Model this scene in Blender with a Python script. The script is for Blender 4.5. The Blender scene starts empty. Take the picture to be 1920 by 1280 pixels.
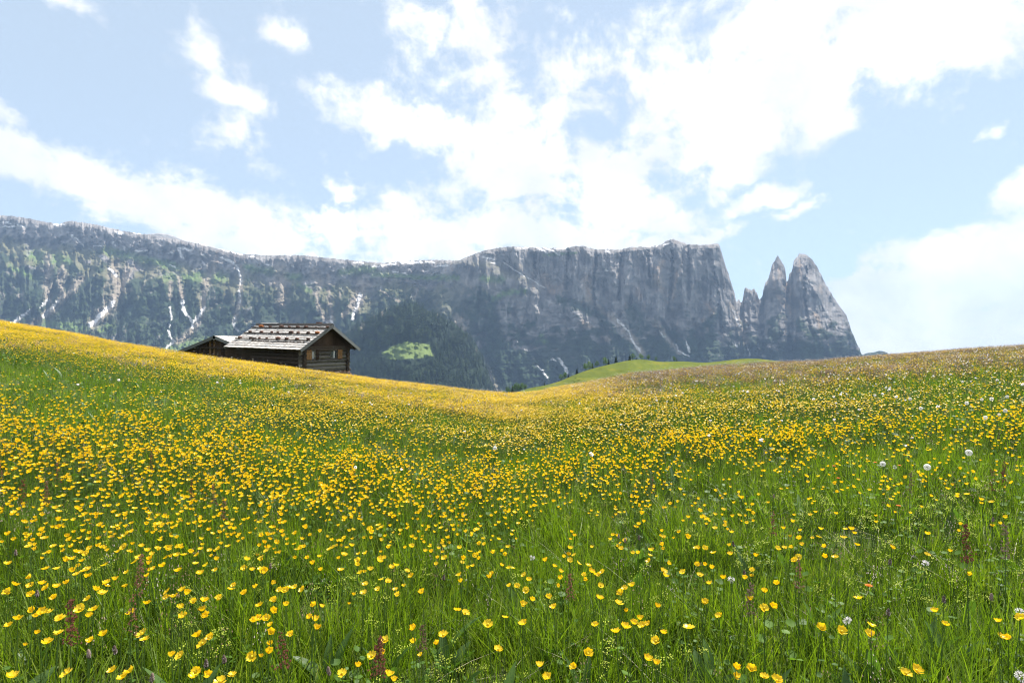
import bpy, math, random
import numpy as np
from mathutils import Vector, Matrix
random.seed(7); RNG = np.random.RandomState(11)
S = bpy.context.scene
C = S.collection
F = 1067.0                       # focal length in photo pixels (20 mm on 36 mm, 1920 wide)
RAD = math.radians

# ------------------------------------------------------------------ camera
cd = bpy.data.cameras.new('camera'); cam = bpy.data.objects.new('camera', cd); C.objects.link(cam)
cam.location = (0, 0, 0); cam.rotation_euler = (RAD(90), 0, 0)
cd.sensor_width = 36; cd.lens = 20.0; cd.clip_start = 0.05; cd.clip_end = 40000
S.camera = cam
# ------------------------------------------------------------------ view / sampling
S.view_settings.view_transform = 'Standard'; S.view_settings.look = 'None'
S.view_settings.gamma = 1; S.view_settings.use_curve_mapping = False
S.view_settings.exposure = 0.95
S.render.engine = 'CYCLES'
S.cycles.denoising_input_passes = 'RGB'; S.cycles.pixel_filter_type = 'BLACKMAN_HARRIS'; S.cycles.filter_width = 1.15
S.cycles.max_bounces = 6; S.cycles.diffuse_bounces = 3; S.cycles.transmission_bounces = 4
S.cycles.transparent_max_bounces = 8; S.cycles.volume_bounces = 0
S.cycles.sample_clamp_indirect = 6
# ------------------------------------------------------------------ sun
SUN_AZ, SUN_EL = 42.0, 57.0      # degrees right of the view direction (+Y), above the horizon
sd = bpy.data.lights.new('sun', 'SUN'); so = bpy.data.objects.new('sun', sd); C.objects.link(so)
sd.energy = 4.8; sd.angle = RAD(0.53); sd.color = (1, 0.955, 0.89)
sdir = Vector((math.sin(RAD(SUN_AZ))*math.cos(RAD(SUN_EL)), math.cos(RAD(SUN_AZ))*math.cos(RAD(SUN_EL)), math.sin(RAD(SUN_EL))))
so.rotation_euler = sdir.to_track_quat('Z', 'Y').to_euler()
# ------------------------------------------------------------------ world: Nishita sky with procedural clouds
SKY_STRENGTH = 0.094
W = bpy.data.worlds.new('World'); S.world = W; W.use_nodes = True
nt = W.node_tree; nt.nodes.clear()
def N(tree, typ, **kw):
    n = tree.nodes.new(typ)
    for k, v in kw.items():
        if k.startswith('i_'):
            key = k[2:]; n.inputs[int(key) if key.isdigit() else key].default_value = v
        else: setattr(n, k, v)
    return n
def L(tree, a, b): tree.links.new(a, b)
def math_(tree, op, a, b=None, c=None, clamp=False):
    n = tree.nodes.new('ShaderNodeMath'); n.operation = op; n.use_clamp = clamp
    for i, v in enumerate((a, b, c)):
        if v is None: continue
        if isinstance(v, (int, float)): n.inputs[i].default_value = v
        else: tree.links.new(v, n.inputs[i])
    return n.outputs[0]
def mix_(tree, fac, a, b, typ='RGBA', blend='MIX'):
    n = tree.nodes.new('ShaderNodeMix'); n.data_type = typ; n.blend_type = blend
    ia = {'RGBA': (6, 7, 2), 'FLOAT': (2, 3, 0)}[typ]
    for v, i in ((fac, 0), (a, ia[0]), (b, ia[1])):
        if isinstance(v, (int, float)): n.inputs[i].default_value = v
        elif isinstance(v, tuple): n.inputs[i].default_value = v if len(v) == 4 else (*v, 1)
        else: tree.links.new(v, n.inputs[i])
    return n.outputs[ia[2]]
def ramp_(tree, fac, stops, interp='LINEAR'):
    n = tree.nodes.new('ShaderNodeValToRGB'); n.color_ramp.interpolation = interp
    el = n.color_ramp.elements
    while len(el) < len(stops): el.new(0.5)
    for e, (p, c) in zip(el, stops):
        e.position = p; e.color = (*c, 1) if len(c) == 3 else c
    tree.links.new(fac, n.inputs[0]); return n.outputs[0]

sky = N(nt, 'ShaderNodeTexSky', sky_type='NISHITA', sun_disc=False)
sky.sun_elevation = RAD(SUN_EL); sky.sun_rotation = RAD(SUN_AZ)
sky.altitude = 1800; sky.air_density = 1.0; sky.dust_density = 0.5; sky.ozone_density = 1.0
tc = N(nt, 'ShaderNodeTexCoord')
sep = N(nt, 'ShaderNodeSeparateXYZ'); L(nt, tc.outputs['Generated'], sep.inputs[0])
az = math_(nt, 'ARCTAN2', sep.outputs[0], sep.outputs[1])
el = math_(nt, 'ARCSINE', sep.outputs[2])
ae = N(nt, 'ShaderNodeCombineXYZ'); L(nt, az, ae.inputs[0]); L(nt, el, ae.inputs[1])
zz = math_(nt, 'ADD', math_(nt, 'MAXIMUM', sep.outputs[2], 0.0), 0.16)
pl = N(nt, 'ShaderNodeCombineXYZ')
L(nt, math_(nt, 'DIVIDE', sep.outputs[0], zz), pl.inputs[0]); L(nt, math_(nt, 'DIVIDE', sep.outputs[1], zz), pl.inputs[1])
def noise_(tree, vec, scale, detail=8, rough=0.6, dist=0.0, lac=2.0):
    n = N(tree, 'ShaderNodeTexNoise'); n.inputs['Scale'].default_value = scale; n.inputs['Detail'].default_value = detail
    n.inputs['Roughness'].default_value = rough; n.inputs['Distortion'].default_value = dist; n.inputs['Lacunarity'].default_value = lac
    if vec is not None: tree.links.new(vec, n.inputs['Vector'])
    return n.outputs[0]
# cloud banks: where they stand on the sky (azimuth, elevation), size, tilt, weight
def aeof(px, py):
    u = (px-960)/F; e = (640-py)/F; a = math.atan(u)
    return a, math.atan(e*math.cos(a))
BANKS = [(1480,110,420,150,8,1.25),(1800,50,330,110,0,1.2),(1180,130,230,130,0,.86),(1370,250,170,85,18,1.05),(1350,335,100,40,5,.95),
 (1150,310,200,70,0,.9),(905,90,150,140,0,.86),(770,60,110,95,-20,.72),(830,265,330,60,-14,.95),(1030,320,230,85,10,1.05),(980,200,150,110,0,.74),
 (1050,385,260,70,0,1.05),(1020,440,330,60,0,1.15),(640,420,380,60,0,1.15),(640,378,66,40,0,1.1),(200,345,360,58,-8,1.25),(40,290,170,55,-14,1.15),
 (-200,250,260,70,-10,1.0),(5,205,62,32,-20,1.0),(500,450,300,46,-3,.95),(820,455,220,50,0,1.1),(1790,565,340,130,6,1.9),(1590,520,150,44,14,.95),
 (1960,360,150,44,8,1.0),(1425,384,90,24,0,.95),(1470,410,110,16,8,.85),(415,240,90,60,10,.56),(440,178,120,30,-14,.66),(392,80,46,84,10,.50),
 (550,72,90,36,-12,.50),(150,30,90,34,-24,.74),(1250,440,190,24,2,1.0),(1250,398,80,22,0,.85),(1880,245,90,20,12,.6),(1600,620,300,60,0,.85)]
warp = N(nt, 'ShaderNodeTexNoise', i_Scale=5.0, i_Detail=5.0, i_Roughness=0.6); L(nt, tc.outputs['Generated'], warp.inputs['Vector'])
wv = N(nt, 'ShaderNodeVectorMath', operation='SUBTRACT'); L(nt, warp.outputs['Color'], wv.inputs[0]); wv.inputs[1].default_value = (.5, .5, .5)
wv2 = N(nt, 'ShaderNodeVectorMath', operation='SCALE'); L(nt, wv.outputs[0], wv2.inputs[0]); wv2.inputs['Scale'].default_value = 0.13
aw = N(nt, 'ShaderNodeVectorMath', operation='ADD'); L(nt, ae.outputs[0], aw.inputs[0]); L(nt, wv2.outputs[0], aw.inputs[1])
acc = None
for (px, py, rx, ry, rot, amp) in BANKS:
    a, e = aeof(px, py); ca = math.cos(a)
    mp = N(nt, 'ShaderNodeMapping', vector_type='TEXTURE'); L(nt, aw.outputs[0], mp.inputs[0])
    mp.inputs['Location'].default_value = (a, e, 0); mp.inputs['Rotation'].default_value = (0, 0, RAD(rot))
    mp.inputs['Scale'].default_value = (rx/F*ca**2*1.25, ry/F*ca*1.25, 50)
    ln = N(nt, 'ShaderNodeVectorMath', operation='LENGTH'); L(nt, mp.outputs[0], ln.inputs[0])
    g = math_(nt, 'MULTIPLY_ADD', ln.outputs['Value'], -amp, amp, clamp=True)
    acc = g if acc is None else math_(nt, 'SMOOTH_MAX', acc, g, 0.18)
n1 = noise_(nt, pl.outputs[0], 1.7, 9, .62, .25)
n2 = noise_(nt, tc.outputs['Generated'], 11.0, 10, .61, .25)
# beyond the frame the same scattered cloud cover goes on
side = math_(nt, 'SUBTRACT', math_(nt, 'ABSOLUTE', az), 0.85)
side = math_(nt, 'MULTIPLY', side, 3.0, clamp=True)
up = math_(nt, 'MULTIPLY', math_(nt, 'SUBTRACT', el, 0.62), 4.0, clamp=True)
off = math_(nt, 'MAXIMUM', side, up)
acc = math_(nt, 'MAXIMUM', acc, math_(nt, 'MULTIPLY', off, 0.42))
n4 = noise_(nt, tc.outputs['Generated'], 34.0, 8, .65, .4)
nz = math_(nt, 'ADD', math_(nt, 'MULTIPLY', math_(nt, 'SUBTRACT', n4, .5), .55), math_(nt, 'ADD', math_(nt, 'MULTIPLY', math_(nt, 'SUBTRACT', n1, .5), 1.8), math_(nt, 'MULTIPLY', math_(nt, 'SUBTRACT', n2, .5), 2.6)))
dens = math_(nt, 'ADD', acc, math_(nt, 'MULTIPLY', nz, math_(nt, 'MULTIPLY_ADD', acc, .9, .42)))
mr = N(nt, 'ShaderNodeMapRange', interpolation_type='SMOOTHSTEP'); L(nt, dens, mr.inputs[0])
mr.inputs[1].default_value = 0.20; mr.inputs[2].default_value = 0.74
cl = mr.outputs[0]
n3 = noise_(nt, tc.outputs['Generated'], 6.0, 7, .55, .2)
cloudcol = ramp_(nt, math_(nt, 'ADD', math_(nt, 'MULTIPLY', n3, .7), math_(nt, 'MULTIPLY', n2, .3)), [(.36, (5.3, 5.5, 5.75)), (.5, (6.4, 6.5, 6.6)), (.6, (7.6, 7.6, 7.6))])
veil = mix_(nt, .68, sky.outputs[0], (4.1, 4.85, 5.5))     # thin high milkiness over all of the sky
bgm = mix_(nt, math_(nt, 'MULTIPLY', cl, .97), veil, cloudcol)
bg = N(nt, 'ShaderNodeBackground'); bg.inputs[1].default_value = SKY_STRENGTH; L(nt, bgm, bg.inputs[0])
wo = N(nt, 'ShaderNodeOutputWorld'); L(nt, bg.outputs[0], wo.inputs[0])

# ================================================================== helpers
def perlin(x, y, seed=0):
    rs = np.random.RandomState(seed); p = rs.permutation(512); p = np.concatenate([p, p])
    ang = rs.rand(512)*2*np.pi; gx, gy = np.cos(ang), np.sin(ang)
    xi = np.floor(x).astype(int); yi = np.floor(y).astype(int); xf = x-xi; yf = y-yi
    def g(ix, iy, dx, dy):
        h = p[(p[ix & 511]+iy) & 511]; return gx[h]*dx+gy[h]*dy
    u = xf*xf*xf*(xf*(xf*6-15)+10); v = yf*yf*yf*(yf*(yf*6-15)+10)
    a = g(xi, yi, xf, yf); b = g(xi+1, yi, xf-1, yf); c = g(xi, yi+1, xf, yf-1); d = g(xi+1, yi+1, xf-1, yf-1)
    return ((a*(1-u)+b*u)*(1-v)+(c*(1-u)+d*u)*v)*1.5
def fbm(x, y, o=4, seed=0, gain=.5):
    s = 0; a = 1; t = 0
    for k in range(o):
        s = s+a*perlin(x*2**k+17.3*k, y*2**k-9.1*k, seed+k); t += a; a *= gain
    return s/t
def ridged(x, y, o=4, seed=0, gain=.5):
    s = 0; a = 1; t = 0
    for k in range(o):
        s = s+a*(1-np.abs(perlin(x*2**k+5.3*k, y*2**k+3.7*k, seed+k))*2); t += a; a *= gain
    return s/t
def sst(a, b, x):
    t = np.clip((x-a)/(b-a), 0, 1); return t*t*(3-2*t)
def tag(o, label=None, cat=None, group=None, kind=None):
    if label: o['label'] = label
    if cat: o['category'] = cat
    if group: o['group'] = group
    if kind: o['kind'] = kind
    return o
def empty(name, loc=(0,0,0), rot=(0,0,0)):
    o = bpy.data.objects.new(name, None); C.objects.link(o); o.location = loc; o.rotation_euler = rot
    o.empty_display_size = .1; return o
class MB:
    """collects polygons; build() links them as one mesh object"""
    def __init__(s): s.v = []; s.f = []
    def add(s, vs, fs):
        b = len(s.v); s.v += [tuple(v) for v in vs]; s.f += [tuple(b+i for i in f) for f in fs]
    def box(s, c, h, rot=None, taper=0):
        R = rot or Matrix.Identity(3); vs = []
        for sx in (-1, 1):
            for sy in (-1, 1):
                for sz in (-1, 1):
                    k = 1-taper*(sz > 0)
                    vs.append(Vector(c)+R @ Vector((sx*h[0]*k, sy*h[1]*k, sz*h[2])))
        s.add(vs, [(0,1,3,2),(4,6,7,5),(0,4,5,1),(2,3,7,6),(0,2,6,4),(1,5,7,3)])
    def tube(s, p, r, n=6, cap=True):
        p = [Vector(q) for q in p]; rings = []
        for i, q in enumerate(p):
            d = (p[min(i+1, len(p)-1)]-p[max(i-1, 0)]).normalized()
            a = d.orthogonal().normalized() if i == 0 else (rings[-1][1]-d*rings[-1][1].dot(d)).normalized()
            b = d.cross(a); rr = r[i] if isinstance(r, (list, tuple)) else r
            rings.append(([q+(a*math.cos(t)+b*math.sin(t))*rr for t in [2*math.pi*k/n for k in range(n)]], a))
        vs = [v for ring, _ in rings for v in ring]; fs = []
        for i in range(len(p)-1):
            for k in range(n): fs.append((i*n+k, i*n+(k+1) % n, (i+1)*n+(k+1) % n, (i+1)*n+k))
        if cap: fs.append(tuple(reversed(range(n)))); fs.append(tuple((len(p)-1)*n+k for k in range(n)))
        s.add(vs, fs)
    def mesh(s, name, mat, smooth=False):
        m = bpy.data.meshes.new(name); m.from_pydata(s.v, [], s.f)
        for mm in (mat if isinstance(mat, (list, tuple)) else [mat]): m.materials.append(mm)
        if smooth: m.polygons.foreach_set('use_smooth', [True]*len(m.polygons))
        m.update(); return m
    def build(s, name, mat, parent=None, smooth=False, link=True):
        o = bpy.data.objects.new(name, s.mesh(name, mat, smooth))
        if link: C.objects.link(o)
        if parent: o.parent = parent
        return o
def inst(name, mesh, parent=None, loc=(0,0,0), rot=(0,0,0), scale=(1,1,1)):
    o = bpy.data.objects.new(name, mesh); C.objects.link(o); o.parent = parent
    o.location = loc; o.rotation_euler = rot; o.scale = scale; return o
def copy_tree(o, parent=None):
    c = o.copy(); C.objects.link(c); c.parent = parent
    for ch in o.children: copy_tree(ch, c)
    return c
def gridmesh(name, V, nr, nc, mat, col=None, smooth=True):
    """V: (nr*nc,3) row major"""
    m = bpy.data.meshes.new(name)
    i = np.arange((nr-1)*(nc-1)); r = i//(nc-1); c = i % (nc-1); a = r*nc+c
    F4 = np.stack([a, a+nc, a+nc+1, a+1], 1).astype(np.int32)
    m.vertices.add(len(V)); m.vertices.foreach_set('co', np.ascontiguousarray(V, np.float32).ravel())
    m.loops.add(F4.size); m.loops.foreach_set('vertex_index', F4.ravel())
    m.polygons.add(len(F4)); m.polygons.foreach_set('loop_start', np.arange(len(F4), dtype=np.int32)*4)
    m.update(calc_edges=True); m.validate()
    m.polygons.foreach_set('use_smooth', np.full(len(m.polygons), smooth))
    if col is not None:
        at = m.color_attributes.new('tint', 'FLOAT_COLOR', 'POINT')
        at.data.foreach_set('color', np.concatenate([col, np.ones((len(col), 1))], 1).astype(np.float32).ravel())
    m.materials.append(mat)
    o = bpy.data.objects.new(name, m); C.objects.link(o); return o
_sc = [0]
def scatter(name, pts, rot, scl, idx, protos, label, cat):
    """one 'stuff' object: a point mesh whose points carry proto meshes"""
    m = bpy.data.meshes.new(name); m.vertices.add(len(pts)); m.vertices.foreach_set('co', np.asarray(pts, np.float32).ravel())
    for nm, ty, arr, fld in (('rot', 'FLOAT_VECTOR', rot, 'vector'), ('scl', 'FLOAT', scl, 'value'), ('idx', 'INT', idx, 'value')):
        at = m.attributes.new(nm, ty, 'POINT')
        at.data.foreach_set(fld, np.asarray(arr, np.int32 if ty == 'INT' else np.float32).ravel())
    o = bpy.data.objects.new(name, m); C.objects.link(o)
    _sc[0] += 1
    col = bpy.data.collections.new(f'{name}_kit')
    for k, pm in enumerate(protos):
        col.objects.link(bpy.data.objects.new(f'{name}_kit_{k:02d}', pm))
    g = bpy.data.node_groups.new(name, 'GeometryNodeTree')
    g.interface.new_socket('Geometry', in_out='INPUT', socket_type='NodeSocketGeometry')
    g.interface.new_socket('Geometry', in_out='OUTPUT', socket_type='NodeSocketGeometry')
    gi = g.nodes.new('NodeGroupInput'); go = g.nodes.new('NodeGroupOutput')
    ip = g.nodes.new('GeometryNodeInstanceOnPoints'); ci = g.nodes.new('GeometryNodeCollectionInfo')
    ci.inputs[0].default_value = col; ci.inputs['Separate Children'].default_value = True; ci.inputs['Reset Children'].default_value = True
    def attr(nm, ty):
        a = g.nodes.new('GeometryNodeInputNamedAttribute'); a.data_type = ty; a.inputs[0].default_value = nm; return a.outputs[0]
    g.links.new(gi.outputs[0], ip.inputs['Points']); g.links.new(ci.outputs[0], ip.inputs['Instance'])
    ip.inputs['Pick Instance'].default_value = True
    g.links.new(attr('idx', 'INT'), ip.inputs['Instance Index'])
    e2r = g.nodes.new('FunctionNodeEulerToRotation'); g.links.new(attr('rot', 'FLOAT_VECTOR'), e2r.inputs[0])
    g.links.new(e2r.outputs[0], ip.inputs['Rotation']); g.links.new(attr('scl', 'FLOAT'), ip.inputs['Scale'])
    g.links.new(ip.outputs[0], go.inputs[0])
    md = o.modifiers.new('scatter', 'NODES'); md.node_group = g
    return tag(o, label, cat, kind='stuff')

# ------------------------------------------------------------------ materials
def newmat(name):
    m = bpy.data.materials.new(name); m.use_nodes = True; t = m.node_tree; t.nodes.clear()
    out = t.nodes.new('ShaderNodeOutputMaterial'); return m, t, out
def objrand(t): return N(t, 'ShaderNodeObjectInfo').outputs['Random']
def leafmat(name, stops, trans=.45, rough=.45, spec=.5, tint=(1.15, 1.25, .55), var=None, tipcol=None):
    """thin living tissue: reflects and lets light through; colour varies per plant and along its length"""
    m, t, out = newmat(name)
    r = objrand(t)
    geo = N(t, 'ShaderNodeNewGeometry'); ni = noise_(t, geo.outputs['Position'], 7.0, 2, .5)
    rr = math_(t, 'ADD', math_(t, 'MULTIPLY', r, .55), math_(t, 'MULTIPLY', math_(t, 'ADD', ni, N(t, 'ShaderNodeNewGeometry').outputs['Random Per Island']), .26))
    col = ramp_(t, rr, stops)
    p = N(t, 'ShaderNodeBsdfPrincipled'); L(t, col, p.inputs['Base Color'])
    p.inputs['Roughness'].default_value = rough; p.inputs['Specular IOR Level'].default_value = spec
    tr = N(t, 'ShaderNodeBsdfTranslucent'); L(t, mix_(t, 1.0, col, tint, blend='MULTIPLY'), tr.inputs[0])
    mx = N(t, 'ShaderNodeMixShader'); mx.inputs[0].default_value = trans
    L(t, p.outputs[0], mx.inputs[1]); L(t, tr.outputs[0], mx.inputs[2]); L(t, mx.outputs[0], out.inputs[0]); return m
def plainmat(name, col, rough=.7, noise=0, col2=None, scale=8, spec=.4, stretch=(1,1,1), bump=0):
    m, t, out = newmat(name)
    p = N(t, 'ShaderNodeBsdfPrincipled'); p.inputs['Roughness'].default_value = rough; p.inputs['Specular IOR Level'].default_value = spec
    if col2:
        tcx = N(t, 'ShaderNodeTexCoord'); mp = N(t, 'ShaderNodeMapping'); mp.inputs['Scale'].default_value = stretch
        L(t, tcx.outputs['Object'], mp.inputs[0])
        n = noise_(t, mp.outputs[0], scale, 6, .65)
        f = math_(t, 'ADD', math_(t, 'MULTIPLY', n, 1.0), math_(t, 'MULTIPLY', math_(t, 'SUBTRACT', objrand(t), .5), .45))
        L(t, ramp_(t, f, [(.32, col), (.68, col2)]), p.inputs['Base Color'])
        if bump:
            b = N(t, 'ShaderNodeBump'); b.inputs['Strength'].default_value = bump; b.inputs['Distance'].default_value = .02
            L(t, n, b.inputs['Height']); L(t, b.outputs[0], p.inputs['Normal'])
    else: p.inputs['Base Color'].default_value = (*col, 1)
    L(t, p.outputs[0], out.inputs[0]); return m
M = {}
M['grass'] = leafmat('grass_blade', [(.12, (.066, .120, .009)), (.45, (.135, .215, .013)), (.75, (.20, .285, .022)), (.97, (.31, .32, .06))], .5, .5, .35)
M['grassfar'] = leafmat('grass_far', [(.12, (.07, .135, .012)), (.5, (.14, .23, .02)), (.8, (.18, .24, .035)), (.97, (.27, .25, .08))], .48, .55, .3)
M['herb'] = leafmat('herb_leaf', [(.15, (.045, .10, .014)), (.5, (.08, .16, .02)), (.9, (.13, .23, .03))], .42, .55, .3)
M['dock'] = leafmat('dock_leaf', [(.15, (.05, .10, .025)), (.55, (.085, .16, .03)), (.9, (.13, .23, .035))], .38, .45, .45)
M['petal'] = leafmat('petal', [(.1, (.89, .54, .006)), (.5, (.95, .635, .012)), (.95, (.97, .71, .03))], .45, .35, .45, tint=(1, .96, .5))
M['pcore'] = leafmat('flower_core', [(.1, (.50, .42, .01)), (.9, (.68, .50, .015))], .2, .6, .3, tint=(1, 1, .5))
M['stem'] = leafmat('stem', [(.1, (.055, .11, .02)), (.9, (.12, .2, .04))], .25, .5, .4)
M['mantle'] = leafmat('mantle_flower', [(.1, (.30, .38, .03)), (.9, (.50, .55, .06))], .4, .6, .3)
M['seed'] = leafmat('seedhead', [(.1, (.16, .09, .06)), (.5, (.27, .17, .11)), (.9, (.42, .32, .24))], .35, .7, .2, tint=(1.1, 1, .9))
M['pink'] = leafmat('pale_pink_seed', [(.1, (.38, .25, .24)), (.9, (.60, .52, .50))], .35, .7, .2, tint=(1, 1, 1))
M['sorrel'] = leafmat('sorrel', [(.1, (.22, .07, .045)), (.5, (.32, .14, .085)), (.9, (.42, .24, .15))], .35, .6, .2, tint=(1.1, .9, .8))
M['plantain'] = plainmat('plantain_head', (.06, .04, .03), .9, col2=(.26, .18, .14), scale=120)
M['fluff'] = leafmat('fluff', [(.1, (.75, .74, .72)), (.9, (.88, .87, .85))], .5, .8, .1, tint=(1, 1, 1))
M['fluffcore'] = plainmat('fluff_core', (.16, .11, .08), .9)
M['clover'] = leafmat('clover_petal', [(.1, (.72, .66, .66)), (.9, (.86, .84, .82))], .35, .6, .2, tint=(1, 1, 1))
M['orange'] = leafmat('orange_petal', [(.1, (.78, .16, .005)), (.9, (.88, .24, .01))], .35, .5, .3, tint=(1, .9, .6))
M['dry'] = leafmat('dry_blade', [(.1, (.42, .35, .22)), (.9, (.60, .54, .40))], .3, .5, .3, tint=(1, 1, .9))

# ================================================================== TERRAIN: meadow
SKX = [-900,-400,0,120,240,340,450,560,650,780,900,960,1010,1040,1103,1181,1244,1337,1431,1500,1620,1700,1800,1920,2300,2800]
SKY_ = [520,562,605,625,648,664,680,694,705,721,736,740,735,726,716,699,694,685,679,676,667,661,653,646,628,610]
YCX = [-900,0,480,960,1200,1500,1920,2800]; YCV = [34,36,36,40,50,52,48,44]
VEG = 8.0
def ground(x, y):
    x = np.asarray(x, float); y = np.asarray(y, float)
    u = x/np.sqrt(y*y+6.0); px = 960+F*u
    e = (640-(np.interp(px, SKX, SKY_)+VEG))/F
    yc = np.interp(px, YCX, YCV)
    Yp = (y+np.sqrt(y*y+4))/2-1+0.5*0
    Yp = np.where(y > 0, Yp+1-1/(1+y*.25), Yp)
    s = e+1.15/yc
    w = 1-.18*(1-sst(7, 17, Yp))*sst(-.1, -.7, u)
    z = -1.15+s*np.minimum(Yp, 1e9)*w
    z = z-.0062*np.maximum(0, Yp-yc)**2/(1+np.maximum(0, Yp-yc)*.012)
    z = z+.05*fbm(x/2.6, y/2.6, 3, 5)*sst(.5, 5, Yp)+.10*fbm(x/11., y/11., 2, 9)*sst(4, 14, Yp)
    return z
nx, ny = 420, 460
tx = np.linspace(-1, 1, nx); gx = np.sign(tx)*(np.abs(tx)*22+np.abs(tx)**3*118)
ty = np.linspace(0, 1, ny); gy = -8+ty*38+ty**3*150
GX, GY = np.meshgrid(gx, gy)
GZ = ground(GX, GY)
m, t, out = newmat('meadow_soil')
geo = N(t, 'ShaderNodeNewGeometry')
na = noise_(t, geo.outputs['Position'], 1.3, 8, .65); nb = noise_(t, geo.outputs['Position'], 14, 6, .7)
c1 = ramp_(t, na, [(.3, (.05, .10, .015)), (.7, (.10, .14, .03))])
c2 = mix_(t, math_(t, 'MULTIPLY', nb, .8), c1, (.05, .04, .022))
p = N(t, 'ShaderNodeBsdfPrincipled'); p.inputs['Roughness'].default_value = .95; L(t, c2, p.inputs['Base Color'])
b = N(t, 'ShaderNodeBump'); b.inputs['Distance'].default_value = .05; L(t, nb, b.inputs['Height']); L(t, b.outputs[0], p.inputs['Normal'])
L(t, p.outputs[0], out.inputs[0])
tag(gridmesh('ground', np.stack([GX, GY, GZ], -1).reshape(-1, 3)[:, :], ny, nx, m), kind='structure')

# ================================================================== MOUNTAINS
def rockmat(name, bump=1.0, fine=1.0, far=True):
    m, t, out = newmat(name)
    at = N(t, 'ShaderNodeAttribute', attribute_name='tint')
    geo = N(t, 'ShaderNodeNewGeometry')
    mp = N(t, 'ShaderNodeMapping'); mp.inputs['Scale'].default_value = (.036, .036, .017); L(t, geo.outputs['Position'], mp.inputs[0])
    n1 = noise_(t, mp.outputs[0], 1.0, 9, .7)
    mp2 = N(t, 'ShaderNodeMapping'); mp2.inputs['Scale'].default_value = (.016, .016, .05); L(t, geo.outputs['Position'], mp2.inputs[0])
    n2 = noise_(t, mp2.outputs[0], 1.0, 8, .7)
    f = math_(t, 'ADD', math_(t, 'MULTIPLY', n1, 1.15), math_(t, 'MULTIPLY', n2, .85))
    v = math_(t, 'MULTIPLY_ADD', math_(t, 'SUBTRACT', f, 1.0), 1.0*fine, 1.0)
    v = math_(t, 'MAXIMUM', v, .35)
    vc = N(t, 'ShaderNodeCombineColor'); [L(t, v, vc.inputs[k]) for k in range(3)]
    col = mix_(t, 1.0, at.outputs['Color'], vc.outputs[0], blend='MULTIPLY')
    p = N(t, 'ShaderNodeBsdfPrincipled'); p.inputs['Roughness'].default_value = .95; p.inputs['Specular IOR Level'].default_value = .15
    L(t, col, p.inputs['Base Color'])
    b = N(t, 'ShaderNodeBump'); b.inputs['Distance'].default_value = 16*bump; b.inputs['Strength'].default_value = .9
    L(t, f, b.inputs['Height']); L(t, b.outputs[0], p.inputs['Normal'])
    L(t, p.outputs[0], out.inputs[0]); return m
M['rock'] = rockmat('mountain_rock', .8, .62); M['hillside'] = rockmat('forest_floor', .3, .4)

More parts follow.
